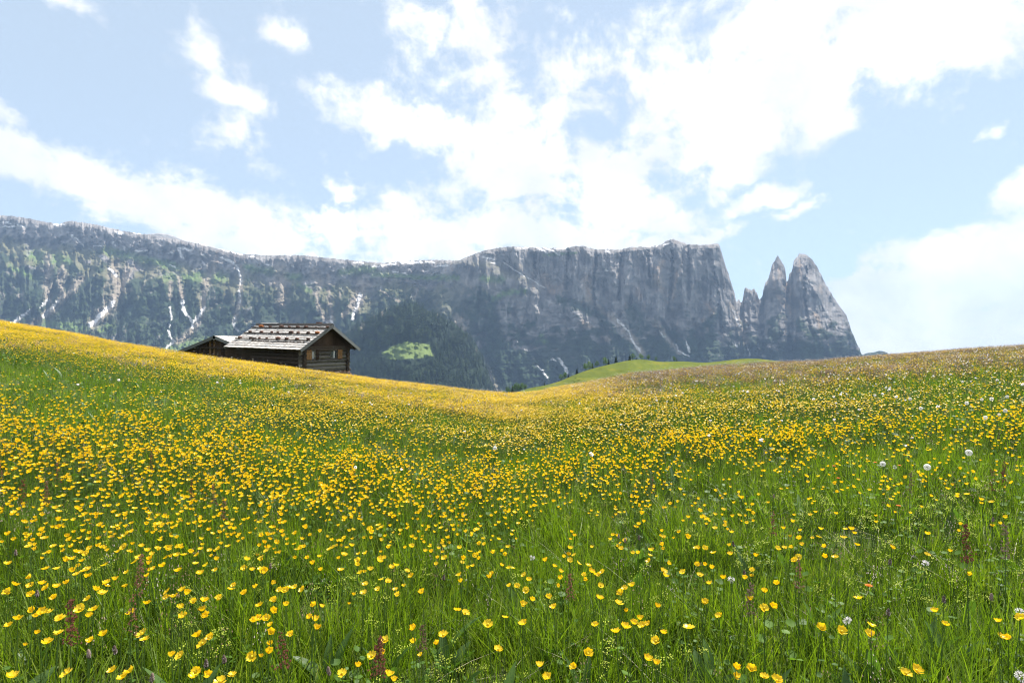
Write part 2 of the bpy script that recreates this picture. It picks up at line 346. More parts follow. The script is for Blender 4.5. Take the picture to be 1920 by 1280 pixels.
SN = dict(
 snow=[([(18,608),(40,594),(57,582)],7),([(75,576),(92,562)],6),([(82,592),(100,574),(106,566)],8),([(170,608),(190,590),(212,567)],10),([(203,503),(212,510),(218,517)],5),
  ([(318,577),(321,598)],5),([(319,607),(317,614)],3),([(316,620),(318,630),(327,640),(312,651)],4.5),([(342,565),(345,583),(360,602)],6),([(383,574),(375,590),(362,603),(361,612)],6),
  ([(440,595),(438,610),(446,621)],5),([(415,483),(433,490),(445,500),(452,520),(451,534)],5),([(448,545),(449,567)],3),([(676,552),(669,575),(661,598)],7),
  ([(606,600),(616,612)],4),([(620,594),(624,610)],5),([(753,588),(752,598)],4),([(0,425),(26,424)],3.5),([(4,415),(20,419)],4),([(33,422),(49,425)],3.5),([(103,421),(121,421)],4),
  ([(218,435),(232,438)],6),([(250,437),(264,438)],3),([(333,465),(358,469)],5),([(336,470),(343,484)],5),([(374,456),(400,462),(425,470),(455,478)],3),([(212,455),(219,462)],4),([(231,462),(234,469)],4),
  ([(254,470),(262,472),(274,470)],4),([(318,497),(328,500)],3),([(380,478),(386,483)],3),([(380,490),(383,497)],4),([(320,472),(326,474)],3),([(174,461),(194,461)],2),([(133,441),(150,453)],4),([(152,458),(158,460)],4),
  ([(665,492),(680,493)],4),([(698,498),(712,500)],3),([(716,497),(742,494)],4),([(752,492),(790,492)],5),([(798,491),(814,492)],4),([(819,499),(840,497)],3.5),([(738,508),(745,510)],3),([(756,512),(763,514)],3),([(795,508),(806,508)],2.5),
  ([(905,482),(912,483),(926,487)],4),([(921,491),(927,493)],2.5),([(1010,467),(1018,469),(1026,475)],3.5),([(1020,463),(1030,468),(1040,472)],3.5),([(1038,474),(1050,477)],4),([(970,465),(1012,463)],2),([(1040,467),(1062,467)],2),([(497,495),(504,497)],3),([(547,498),(551,500)],3),([(535,478),(546,479)],3),([(468,480),(476,481)],2.5),
  ([(1136,471),(1141,472)],3),([(1205,463),(1232,461)],2.2),([(1245,459),(1256,457)],3),([(945,492),(965,506),(985,518),(1010,533),(1024,540)],2.6),([(1136,505),(1138,508)],3),
  ([(1156,600),(1168,609),(1180,625),(1186,640),(1200,657)],4.5),([(1235,618),(1247,632)],3.5),([(1268,646),(1272,658),(1293,668)],3.0),([(1287,640),(1293,660)],4),([(1375,580),(1380,590)],3),([(1380,595),(1386,610)],5),
  ([(1048,672),(1056,684),(1064,698)],6),([(1006,685),(1018,696),(1026,708)],3.5),([(1036,673),(1042,677)],4),([(1375,642),(1383,650)],3),([(1424,652),(1432,668)],3),([(1402,650),(1406,664)],3)],
 scree=[([(88,480),(92,500),(88,540),(90,562)],10),([(118,500),(112,530),(118,560),(100,578),(60,608)],10),([(150,520),(135,545),(110,570)],10),([(215,500),(214,520),(222,540),(210,570),(190,590),(175,608)],16),
  ([(240,505),(225,540)],12),([(320,530),(318,560)],5),([(335,520),(342,560)],6),([(384,520),(382,560),(380,580)],6),([(400,500),(385,530)],10),([(452,500),(450,560),(440,600)],7),([(365,612),(350,630),(330,642)],9),
  ([(525,500),(530,540),(527,570)],13),([(520,510),(518,530)],10),([(592,545),(600,585),(616,605)],6),([(615,515),(618,560),(622,600)],5),([(590,510),(600,530)],12),([(680,530),(668,570)],14),([(690,530),(660,570),(645,590)],7),
  ([(637,545),(637,560)],3),([(715,545),(730,555),(750,565)],3),([(785,540),(775,560)],3),([(860,600),(870,640),(890,670),(905,690),(925,735)],14),([(1150,595),(1190,640),(1203,660)],9),([(1100,560),(1150,598)],6),([(1225,600),(1260,645),(1275,660)],6),([(1370,570),(1385,610),(1400,640)],8)],
 grass=[([(60,480),(120,490)],22),([(20,500),(60,520)],10),([(200,470),(330,500)],14),([(310,520),(420,520)],16),([(460,500),(560,520)],12),([(640,510),(700,505)],12),([(700,515),(800,520),(860,520)],9),([(905,522),(940,524)],12),([(925,560),(945,550),(985,545)],9),([(560,535),(580,545)],8),
  ([(80,605),(150,615),(200,618)],14),([(300,660),(350,645),(400,635)],14),([(1020,478),(1080,474)],4),([(1015,630),(1022,640)],8)],
 ochre=[([(1018,520),(1035,545)],14),([(1100,520),(1105,560)],12),([(1230,520),(1240,540)],14),([(1270,505),(1262,560)],6),([(1242,490),(1235,505)],10),([(1195,540),(1200,555)],8),([(1328,570),(1338,590)],10),([(1090,605),(1110,615)],10),([(1130,630),(1160,640)],10),([(1460,555),(1480,580)],10),([(1462,500),(1462,520)],6),([(1475,535),(1485,560)],9),([(1320,600),(1325,615)],8),([(1530,590),(1540,620)],8),([(1500,490),(1498,510)],5)],
 crack=[([(1290,462),(1292,500),(1291,560)],5),([(1262,470),(1258,540),(1250,600)],4),([(1215,470),(1220,540)],4),([(1330,470),(1345,540),(1352,620)],6),([(1165,475),(1160,560)],4),([(1120,480),(1110,540),(1120,600)],4),([(1066,470),(1060,540)],5),
  ([(1000,480),(1005,520)],4),([(1386,566),(1392,600),(1404,660)],7),([(1428,562),(1426,620),(1440,670)],6),([(1475,530),(1472,600),(1480,660)],7),([(1512,500),(1508,560),(1520,620)],4),([(1300,600),(1310,650)],5),([(1240,600),(1262,640),(1290,665)],7),([(960,580),(985,640),(1020,690)],7),([(880,570),(900,640),(940,720)],9),([(830,560),(850,620)],6)],
 pine=[([(1185,582),(1200,612)],28),([(1225,640),(1330,650)],32),([(1345,590),(1318,615)],15),([(1160,655),(1260,668)],28),([(1300,660),(1370,668)],26),([(900,560),(930,640),(950,700)],42),([(940,705),(1100,720)],54),([(1405,652),(1450,668)],18),([(1500,603),(1535,640)],18),([(1490,648),(1545,660)],22),
  ([(1590,664),(1615,664)],16),([(1440,602),(1470,590)],9),([(860,585),(905,600)],18),([(1050,562),(1130,592)],17),([(1130,605),(1165,640)],20),([(1080,640),(1140,680)],26),([(1370,625),(1400,640)],12),
  ([(60,555),(140,540)],30),([(10,560),(40,580)],26),([(250,590),(310,560)],46),([(150,590),(160,560)],24),([(400,550),(420,600)],40),([(355,530),(362,590)],24),([(480,560),(580,570)],56),([(640,560),(655,600)],30),([(720,560),(800,570)],44),([(330,615),(290,630)],40),([(230,620),(300,640)],30),([(400,625),(460,640)],40),([(700,600),(760,620)],44)])
def stroke(X, Y, lines, seed=0, soft=.5):
    out = np.zeros_like(X)
    wx = X+2.2*perlin(X/7., Y/7., seed)+1.3*perlin(X/3., Y/3., seed+1); wy = Y+2.0*perlin(X/7.+9, Y/7., seed+2)
    for pts, w in lines:
        x0 = min(p[0] for p in pts)-3*w; x1 = max(p[0] for p in pts)+3*w; y0 = min(p[1] for p in pts)-3*w; y1 = max(p[1] for p in pts)+3*w
        sel = (X > x0) & (X < x1) & (Y > y0) & (Y < y1)
        if not sel.any(): continue
        a, b = wx[sel], wy[sel]; d = np.full(a.shape, 1e9)
        for (ax, ay), (bx, by) in zip(pts[:-1], pts[1:]):
            vx, vy = bx-ax, by-ay; tt = np.clip(((a-ax)*vx+(b-ay)*vy)/(vx*vx+vy*vy+1e-9), 0, 1)
            d = np.minimum(d, np.hypot(a-ax-tt*vx, b-ay-tt*vy))
        hw = w*.5*(1+.45*perlin(a/9., b/9., seed+5))
        out[sel] = np.maximum(out[sel], 1-sst(hw*(1-soft), hw*(1+soft), d))
    return out
TX = [-1500,-700,-300,-100,0,40,90,110,122,135,180,230,300,380,450,500,560,620,680,720,780,815,860,880,905,930,960,1005,1060,1066,1080,1100,1112,1160,1185,1215,1240,1252,1262,1275,1290,1320,1335,1347,1350,1352,1356,1361,1366,1371,1377,1380,1382,1384,1386,1388,1391,1393,1396,1398,1400,1404,1409,1413,1416,1420,1422,1424,1430,1431,1435,1441,1447,1452,1456,1459,1462,1466,1470,1473,1475,1478,1480,1483,1486,1489,1494,1500,1508,1518,1526,1538,1548,1560,1572,1587,1596,1602,1608,1612,1614,1622,1640,1700,2400]
TY = [470,440,415,398,403,407,417,420,416,414,421,433,443,458,476,479,478,484,490,493,488,487,488,480,470,465,462,464,466,464,461,462,467,468,463,462,459,450,448,453,458,459,458,456,462,470,482,500,512,530,548,563,566,562,562,567,567,559,542,540,539,542,544,541,544,550,558,562,554,545,531,522,500,488,482,480,484,492,497,505,528,527,514,510,505,488,482,476,475,482,490,510,533,551,571,590,618,632,647,652,662,668,676,700,720]
def massif():
    xs = np.concatenate([np.linspace(-1300, -60, 160, endpoint=False), np.arange(-60, 1620, 1.25), np.linspace(1620, 1700, 12)])
    nc = len(xs); nr = 330
    top = np.interp(xs, TX, TY)
    top = top+2.2*fbm(xs/9., xs*0, 4, 3)+1.2*perlin(xs/3.1, xs*0, 8)+3.5*fbm(xs/5., xs*0, 3, 13)*(xs > 1384)*(xs < 1604)
    v = np.linspace(0, 1, nr)[:, None]
    yb = 790.0
    X = np.repeat(xs[None], nr, 0); Y = top[None]+(yb-top[None])*v**1.04
    t = Y-top[None]
    sch = sst(800, 905, X)                   # 1 on the big cliff block
    wob = fbm(X/60., Y/90., 3, 21)
    # ---- left flank: short cliff, then long ribbed slope
    cl = 48+26*fbm(X/55., X*0, 3, 31)
    D1 = 3150-np.minimum(t, cl)*.9-np.maximum(0, t-cl)*3.6
    sk = X+(Y-520)*.35*np.sin(X/260.)        # ribs lean down-slope
    rib = ridged((sk+14*fbm(X/50., Y/60., 3, 43))/84., Y/260., 4, 41, .55)
    D1 = D1-190*(rib-.5)*sst(cl*.6, cl+50, t)-18*ridged((X+8*wob)/24., Y/50., 3, 47)-46*fbm(X/16., Y/15., 4, 49, .6)*sst(0, 30, t)-16*fbm(X/8., Y/20., 3, 50)
    # ---- big cliff block
    hc = 175+20*wob
    D2 = 3080-np.minimum(t, hc)*.75-np.maximum(0, t-hc)*2.6
    D2 = D2+150*sst(1350, 1386, X)*(1-sst(560, 640, Y))
    st = .5+.5*fbm((X+.25*Y)/34., Y/8., 4, 55, .6)+.12; low = sst(560, 620, Y)
    D2 = D2-15*(.3+.7*low)*sst(.45, .75, st)
    D2 = D2-85*(ridged((X+10*wob)/46., Y/210., 4, 61, .55)-.5)-17*ridged(X/10., Y/75., 3, 67)-13*fbm(X/6., Y/13., 3, 69)-26*fbm((X-.8*Y)/26., (Y+.5*X)/60., 3, 73)
    D2 = D2+34*stroke(X, Y, SN['crack'], 31, .9)
    # diagonal ramp: the block under and left of it stands forward
    ry = np.interp(X, [880, 912, 985, 1045, 1130, 1160, 1200, 1260, 1400], [470, 484, 519, 548, 588, 602, 655, 720, 900])
    D2 = D2-60*sst(-2, 26, Y-ry)
    # the spires and turrets bulge forward in their middle
    for cx, w_, dd in ((1404, 15, 60), (1459, 26, 110), (1515, 34, 90), (1555, 60, 120), (1300, 50, 40), (1090, 22, 30), (1200, 60, 40)):
        D2 = D2-dd*np.clip(1-((X-cx)/w_)**2, 0, 1)**.6*np.clip(t/50., 0, 1)
    D = D1*(1-sch)+D2*sch
    edge = np.clip(1-t/9., 0, 1); D = D+edge**2*40
    # vertices
    u = (X-960)/F; e = (640-Y)/F
    P = np.stack([u*D, D, e*D], -1)
    # ---- what grows or lies where (colour of the ground itself)
    gyD = -np.gradient(D, axis=0)/np.maximum(np.gradient(Y, axis=0), .2)
    flat = sst(1.8, 4.5, gyD+1.6*fbm(X/10., Y/10., 3, 71))
    n_a = fbm(X/26., Y/26., 5, 81, .6); n_b = fbm(X/7., Y/7., 4, 87, .6); n_s = fbm(X/5., Y/60., 4, 91, .6)*(.25+.75*sch)+fbm(X/9., Y/11., 4, 92, .6)*.75*(1-sch); n_c = fbm(X/2.6, Y/2.6, 3, 93)
    rock = np.array([.252, .234, .222]); ochre = np.array([.40, .29, .20]); dark = np.array([.07, .076, .09])
    col = rock*np.clip(1+.9*n_a+.8*n_s+.3*n_b+.08*n_c+.5*fbm(X/45., Y/30., 3, 113), .3, 2.2)[..., None]
    def blend(c, k, m): return c*(1-m[..., None])+np.array(k)*m[..., None]
    col = blend(col, ochre, np.clip(sst(.25, .6, fbm(X/18., Y/40., 4, 95)+.4*n_s)*.45, 0, 1))
    col = blend(col, dark, sst(.12, .45, n_s+.5*n_b)*.55)
    col = blend(col, ochre, stroke(X, Y, [(a, b*1.0) for a, b in SN['ochre']], 5, .9)*(.35+.5*sst(-.2, .3, n_b)))
    pine = (.024, .046, .022); alp = (.145, .142, .066); scr = (.34, .285, .225)
    # left flank zones
    lf = 1-sch; ts = t-cl
    n_L = fbm(X/38., Y/26., 3, 117); g1 = sst(-.12, .18, n_L*1.3+.3*n_b+.36)*sst(-14, 6, ts+18*n_a)*(1-sst(60, 105, ts+30*wob))
    col = blend(col, alp, g1*lf*.85)
    chan = sst(.60, .86, ridged((sk+16*n_a+5*n_b)/34., Y/110., 3, 101))*sst(-.1, .25, fbm(X/60., Y/50., 3, 103)+.1)
    g2 = sst(34, 50, ts+70*fbm(X/30., Y/22., 2, 119)+14*n_b+46*(rib-.5))*sst(-.62, -.3, n_b+.9*(1-chan)-.62)
    g2 = g2*(1-.85*chan*sst(-.1, .2, n_b+.1)*(1-sst(110, 150, ts)))
    col = blend(col, scr, (chan*sst(0, 30, ts)*(1-sst(90, 140, ts)))*lf*.34)
    col = blend(col, pine, np.clip(g2, 0, 1)*lf*.86)
    col = blend(col, (.09, .13, .04), lf*sst(.05, .3, fbm(X/20., Y/9., 4, 107))*sst(70, 130, ts)*.6)
    # ledges on the big cliff carry dwarf pine, thick near the foot
    g3 = sch*sst(.0, .16, (st-.6)*.8+n_b*.35+1.5*fbm(X/24., Y/15., 3, 121)+(Y-626)/55.)*sst(545, 590, Y)
    col = blend(col, pine, np.clip(g3, 0, 1)*.88)
    g4 = sch*sst(-8, 10, Y-ry)*sst(-.03, .14, 1.5*fbm(X/26., Y/30., 3, 123)+n_b*.3+(900-X)/160.+(Y-560)/300.)*(1-sst(1000, 1100, X))*sst(520, 560, Y)
    col = blend(col, pine, np.clip(g4, 0, 1)*.8)
    col = blend(col, alp, sch*flat*sst(480, 500, Y)*(1-sst(560, 600, Y))*(1-sst(960, 1030, X))*.5)
    pn = stroke(X, Y, SN['pine'], 37, .55)*sst(-.38, -.12, n_b+.3*n_a)
    col = blend(col, pine, pn*(.86-.12*lf))
    col = blend(col, (.15, .22, .07), stroke(X, Y, SN['grass'], 11, .9)*(.55+.45*sst(-.2, .2, n_b)))
    col = blend(col, scr, stroke(X, Y, [(a, b*1.35) for a, b in SN['scree']], 13, .8)*(.72+.28*sst(-.2, .3, n_b)))
    col = blend(col, (.80, .77, .75), stroke(X, Y, [(a, b*.85) for a, b in SN['snow']], 17, .3)*sst(-.45, -.12, n_c+.2*n_b))
    col = np.clip(col, .012, .9)
    # back side: the rim runs back and down, so the massif is solid
    back = []
    for k, (dd, dz) in enumerate(((60, -6), (300, -60), (900, -420))):
        q = P[0].copy(); q[:, 1] += dd; q[:, 0] *= q[:, 1]/P[0][:, 1]; q[:, 2] = q[:, 2]+dz; back.append(q)
    V = np.concatenate([np.stack(back[::-1]), P], 0)
    cc = np.concatenate([np.repeat(col[:1], 3, 0)*0+np.array([.3, .29, .28]), col], 0)
    o = gridmesh('mountain', V.reshape(-1, 3), nr+3, nc, M['rock'], cc.reshape(-1, 3))
    tag(o, kind='structure')
    forest = np.clip(g2, 0, 1)*lf*sst(60, 95, ts)+np.clip(g4, 0, 1)*sst(590, 630, Y)+sst(670, 690, Y)*(X < 1120)*sst(-.3, 0, n_b+.1)+pn*lf*(Y > 540)
    bare = np.maximum(np.maximum(stroke(X, Y, SN['snow'], 17), stroke(X, Y, SN['scree'], 13)), stroke(X, Y, SN['grass'], 11))
    return X, Y, P, forest*(1-bare)
MX, MY, MP, MF = massif()

def spur():
    xs = np.arange(430, 960, 1.6); nc = len(xs); nr = 150
    top = np.interp(xs, [430, 560, 640, 700, 735, 770, 800, 830, 867, 890, 906, 918, 928, 945, 960], [735, 680, 628, 592, 576, 568, 580, 593, 617, 640, 674, 704, 733, 770, 790])
    top = top+6*fbm(xs/22., xs*0, 4, 133, .6)
    v = np.linspace(0, 1, nr)[:, None]; X = np.repeat(xs[None], nr, 0); Y = top[None]+(800-top[None])*v; t = Y-top[None]
    D = 2150-t*2.9-150*(1-np.exp(-((X-765)/75.)**2-((Y-656)/28.)**2))*(ridged((X+.7*(Y-600))/70., Y/240., 3, 141)-.5)-30*fbm(X/16., Y/14., 3, 143)-np.clip(t/20., 0, 1)*60
    D = D+60*((X-800)/150.)**2
    clear = [(716,661),(730,653),(744,646),(762,639),(785,643),(809,646),(806,655),(814,668),(790,671),(770,672),(749,675),(726,673)]
    # inside test by winding of the outline
    wx = X+2*perlin(X/6., Y/6., 3); wy = Y+1.5*perlin(X/6., Y/6., 4)
    ins = np.zeros(X.shape, bool)
    for (ax, ay), (bx, by) in zip(clear, clear[1:]+clear[:1]):
        if ay == by: continue
        cnd = ((ay > wy) != (by > wy)) & (wx < (bx-ax)*(wy-ay)/(by-ay)+ax); ins ^= cnd
    u = (X-960)/F; e = (640-Y)/F; P = np.stack([u*D, D, e*D], -1)
    n = fbm(X/12., Y/12., 4, 151)
    col = np.array([.012, .024, .010])*(1+.5*n)[..., None]
    scr = sst(.5, .7, fbm(X/12., Y/26., 4, 153)+.2*sst(60, 20, t)-.6*sst(640, 700, Y))
    col = col*(1-.6*scr[..., None])+np.array([.26, .22, .17])*.6*scr[..., None]
    col = np.where(ins[..., None], np.array([.13, .175, .05])*(1+.25*n)[..., None], col)
    back = P[0].copy(); back[:, 1] += 500; back[:, 2] -= 260; back[:, 0] *= back[:, 1]/P[0][:, 1]
    V = np.concatenate([back[None], P], 0); cc = np.concatenate([col[:1], col], 0)
    tag(gridmesh('hillside', V.reshape(-1, 3), nr+1, nc, M['hillside'], np.clip(cc, .01, .9).reshape(-1, 3)), kind='structure')
    near = np.zeros(X.shape); near[((X-765)/56.)**2+((Y-664)/22.)**2 < 1] = 1
    return X, Y, P, (1-ins*1.0)*(1-.8*scr)*(1-near)
SX, SY, SP, SF = spur()

# far grey summit behind the left ridge, and the small wooded knoll at the right
def hump(name, pxs, tops, D, depth, col, yb, mat, amp=1.):
    xs = np.linspace(pxs[0], pxs[-1], 90); top = np.interp(xs, pxs, tops)+amp*fbm(xs/8., xs*0, 3, 7)
    v = np.linspace(0, 1, 24)[:, None]; X = np.repeat(xs[None], 24, 0); Y = top+(yb-top)*v
    Dd = D+depth*(1-v)**.7+0*X; u = (X-960)/F; e = (640-Y)/F; P = np.stack([u*Dd, Dd, e*Dd], -1)
    b = P[0].copy(); b[:, 1] += depth; b[:, 2] -= depth; V = np.concatenate([b[None], P], 0)
    c = np.array(col)*(1+.4*fbm(X/9., Y/9., 3, 3))[..., None]; c = np.concatenate([c[:1], c], 0)
    return tag(gridmesh(name, V.reshape(-1, 3), 25, 90, mat, np.clip(c, .01, .9).reshape(-1, 3)), kind='structure')
hump('distant_summit', [255, 275, 300, 320, 345, 370], [452, 439, 437, 440, 450, 470], 4300, 300, (.36, .34, .32), 490, M['rock'], .6)
hump('distant_knoll', [1600, 1625, 1640, 1648, 1655, 1664, 1672, 1700], [672, 662, 660, 657.5, 658, 661, 672, 690], 2600, 200, (.03, .05, .035), 700, M['hillside'], .4)

# valley floor out to the horizon
xs = np.linspace(-7400, 7400, 60); ys = np.linspace(-900, 7400, 50); VX, VY = np.meshgrid(xs, ys)
VZ = -430+25*fbm(VX/900., VY/900., 3, 5)
vc = np.array([.05, .085, .03])*(1+.5*fbm(VX/500., VY/500., 3, 6))[..., None]
tag(gridmesh('valley_floor', np.stack([VX, VY, VZ], -1).reshape(-1, 3), 50, 60, M['hillside'], np.clip(vc, .01, 1).reshape(-1, 3)), kind='structure')

# ------------------------------------------------------------------ the smooth pale-green hill behind the meadow
HX = [880,940,962,994,1025,1050,1070,1087,1110,1134,1165,1187,1212,1237,1255,1275,1322,1353,1384,1406,1430,1450,1500,1600,1750]
HY = [760,748,737,727,722,715,706,699,691,685,678,674,674,678.5,678,677,680,677,673,672,673,676,680,684,690]
def hill():
    xs = np.linspace(880, 1750, 360); top = np.interp(xs, HX, HY)
    k = np.ones(9)/9; top = np.convolve(np.pad(top, 4, 'edge'), k, 'valid')
    nr = 60; v = np.linspace(0, 1, nr)[:, None]; X = np.repeat(xs[None], nr, 0); Y = top+(790-top)*v
    D = 430-150*(1-(1-v)**1.6)-14*fbm(X/60., Y/25., 3, 12)*np.clip(v*8, 0, 1)
    e = (640-Y)/F; P = np.stack([(X-960)/F*D, D, e*D], -1)
    b1 = P[0]+np.array([0, 14, -1.2]); b2 = P[0]+np.array([0, 60, -30]); b3 = P[0]+np.array([0, 200, -200])
    V = np.concatenate([b3[None], b2[None], b1[None], P], 0)
    n = fbm(X/34., Y/6., 4, 22); n2 = fbm(X/6., Y/2., 3, 23)
    c = np.array([.108, .132, .014])*(1+.34*n+.28*n2)[..., None]
    c = c+np.array([.04, .012, .0])*sst(0, .4, n)[..., None]
    c = np.concatenate([c[:1]]*3+[c], 0)
    m, t, out = newmat('pasture')
    at = N(t, 'ShaderNodeAttribute', attribute_name='tint'); geo = N(t, 'ShaderNodeNewGeometry')
    n = noise_(t, geo.outputs['Position'], .35, 8, .7)
    col = mix_(t, math_(t, 'MULTIPLY', n, .5), at.outputs['Color'], (.065, .085, .012))
    p = N(t, 'ShaderNodeBsdfPrincipled'); p.inputs['Roughness'].default_value = .9; p.inputs['Specular IOR Level'].default_value = .08; L(t, col, p.inputs['Base Color'])
    b = N(t, 'ShaderNodeBump'); b.inputs['Distance'].default_value = .8; L(t, n, b.inputs['Height']); L(t, b.outputs[0], p.inputs['Normal'])
    L(t, p.outputs[0], out.inputs[0])
    tag(gridmesh('hill', V.reshape(-1, 3), nr+3, 360, m, c.reshape(-1, 3)), kind='structure')
hill()
def hill_point(px, back=4.0):
    D = 430+back; y = np.interp(px, HX, HY)
    return ((px-960)/F*D, D, (640-y)/F*430-.3)

# ------------------------------------------------------------------ conifers
def conifer_mesh(name, h, r, seed, tiers=7, spokes=7, mat=None, trunk=True):
    rs = random.Random(seed); mb = MB()
    for k in range(tiers):
        f = k/(tiers-1); z0 = h*(.08+.80*f); rr = r*(1-f)**.8+.07*r; drop = h*.10*(1-f*.4)
        for j in range(spokes):
            a = 2*math.pi*(j+rs.random()*.6)/spokes+k*.5; q = rr*rs.uniform(.7, 1.15); w = .42*q+.05*r
            ca, sa = math.cos(a), math.sin(a)
            tip = (ca*q, sa*q, z0-drop*rs.uniform(.6, 1.1)); base = (0, 0, z0+h*.09)
            l = (ca*q*.55-sa*w, sa*q*.55+ca*w, z0-drop*.55); rt = (ca*q*.55+sa*w, sa*q*.55-ca*w, z0-drop*.55)
            mb.add([base, l, tip, rt], [(0, 1, 2), (0, 2, 3)])
    mb.add([(-.05*r, 0, h*.85), (.05*r, 0, h*.85), (0, 0, h)], [(0, 1, 2)])
    return mb
M['needle'] = leafmat('needles', [(.1, (.008, .017, .007)), (.5, (.016, .032, .011)), (.9, (.036, .06, .016))], .12, .85, .1)
M['broad'] = leafmat('broadleaf', [(.1, (.04, .085, .02)), (.5, (.075, .14, .03)), (.9, (.12, .19, .04))], .35, .6, .3)
M['bark'] = plainmat('bark', (.06, .045, .035), .95, col2=(.13, .10, .08), scale=20)
fp = [conifer_mesh('c', 1.0, .20+.03*k, 50+k, 5, 5).mesh('far_conifer', M['needle']) for k in range(4)]
def sample(X, Y, P, Fm, n, ylim=None, seed=0):
    rs = np.random.RandomState(seed)
    w = np.clip(Fm, 0, 1).copy(); A = np.abs(np.gradient(X, axis=1)*np.gradient(Y, axis=0))
    w = w*A*(X > -80)
    if ylim is not None: w = w*ylim
    w = w.ravel()/w.sum(); i = rs.choice(w.size, n, p=w); return P.reshape(-1, 3)[i]
gapY = np.interp(MX, SKX, SKY_)+15
p1 = sample(MX, MY, MP, MF, 6500, (MY < gapY), 1); p2 = sample(SX, SY, SP, SF, 2700, (SY < np.interp(SX, SKX, SKY_)+12), 2)
pts = np.concatenate([p1, p2]); n = len(pts); rs = np.random.RandomState(3)
hh = np.concatenate([rs.uniform(11, 24, len(p1)), rs.uniform(17, 30, len(p2))]); pts[:, 2] -= 1.5
rot = np.stack([0*hh, 0*hh, rs.rand(n)*6.28], 1)
scatter('conifer_forest', pts, rot, hh, rs.randint(0, 4, n), fp, 'dark conifer forest covering the lower slopes under the cliffs', 'forest')

# individual trees along the rim of the pale hill
def spruce(kind, h, seed):
    t = empty('spruce_tree')
    if kind == 'spruce':
        conifer_mesh('crown', h*.82, h*.25, seed, 9, 9).build('crown', M['needle'], t)
        MB.tube(tb := MB(), [(0, 0, -.8), (0, 0, h*.4), (0, 0, h*.7)], [h*.02, h*.014, .01], 6); tb.build('trunk', M['bark'], t)
    else:
        t.name = 'broadleaf_tree'; rs = random.Random(seed); mb = MB()
        for k in range(420):
            lobe = rs.choice([(0, 0, .62, .30), (.16, .05, .5, .24), (-.17, -.04, .48, .24), (.02, .1, .78, .2), (-.05, -.12, .36, .26)])
            d = Vector((rs.gauss(0, 1), rs.gauss(0, 1), rs.gauss(0, 1))).normalized()*lobe[3]*rs.uniform(.65, 1.05)
            c = (Vector(lobe[:3])+d)*h; s_ = h*rs.uniform(.022, .045)
            R = Matrix.Rotation(rs.random()*6.28, 3, 'Z') @ Matrix.Rotation(rs.random()*3, 3, 'X')
            mb.add([c+R @ Vector(q)*s_ for q in ((-1, -.6, 0), (1, -.6, .2), (1, .6, 0), (-1, .6, -.2))], [(0, 1, 2, 3)])
        mb.build('crown', M['broad'], t)
        tb = MB(); tb.tube([(0, 0, -.8), (.02*h, 0, h*.3), (0, .02*h, h*.6)], [h*.03, h*.02, h*.01], 6)
        tb.tube([(.01*h, 0, h*.28), (.15*h, .03*h, h*.5)], [h*.014, h*.006], 5); tb.build('trunk', M['bark'], t)
    return t
TREES = [('b',945,9,'leftmost low bush-like tree at the foot of the pale green hill'),('b',953,11,'second leafy tree from the left at the foot of the pale green hill'),('s',961,13,'slim dark spruce among the leafy trees at the left foot of the pale hill'),
 ('b',968,12,'round leafy tree right of the slim dark spruce at the foot of the pale hill'),('b',977,10,'leafy tree at the right end of the clump at the foot of the pale hill'),('b',985,7,'smallest leafy tree at the right edge of the clump at the hill foot'),
 ('s',1021,5,'tiny lone spruce on the lowest left shoulder of the pale green hill'),('b',1052,7,'round leafy tree low on the left slope of the pale green hill'),('b',1059,8,'leafy tree touching the small spruce low on the left slope'),('s',1066,6,'small spruce just right of two leafy trees low on the left slope'),
 ('s',1082,9,'dark narrow spruce halfway up the left rim of the pale hill'),('b',1098,8,'pale leafy tree at the lower end of the clump halfway up the rim'),('b',1105,9,'widest leafy tree in the clump halfway up the hill rim'),('s',1111,8,'dark spruce inside the leafy clump halfway up the rim'),('b',1119,7,'leafy tree at the upper end of the clump halfway up the rim'),
 ('b',1135,9,'leafy tree standing alone below the tall spruce near the hilltop'),('s',1141,8,'dark spruce touching a leafy tree below the hilltop'),('s',1155,11,'tallest dark spruce on the left rim just below the hilltop'),('s',1181,9,'dark spruce at the left edge of the hilltop'),('b',1186,7,'round dark tree beside the spruce on the hilltop'),
 ('s',1194,4,'tiny spruce between the bigger trees on the hilltop'),('b',1202,7,'pale leafy tree on the middle of the hilltop'),('b',1216,6,'low wide tree right of the hilltop middle'),('b',1230,5,'low bush-like tree on the right shoulder of the hilltop'),('s',1246,2.6,'very small spruce in the dip right of the hilltop'),('b',1264,6,'lone dark round tree in the dip right of the hilltop'),('s',1269,4,'small spruce touching the lone dark round tree in the dip')]
for k, (kd, px, h, lab) in enumerate(TREES):
    o = spruce('spruce' if kd == 's' else 'leafy', h*.72, 200+k)
    o.location = hill_point(px, 4+(k % 3)*2.5); o.rotation_euler.z = k*1.3
    if px < 990: o.location.z -= 1.2
    tag(o, lab, 'tree', 'trees along the rim of the pale green hill')
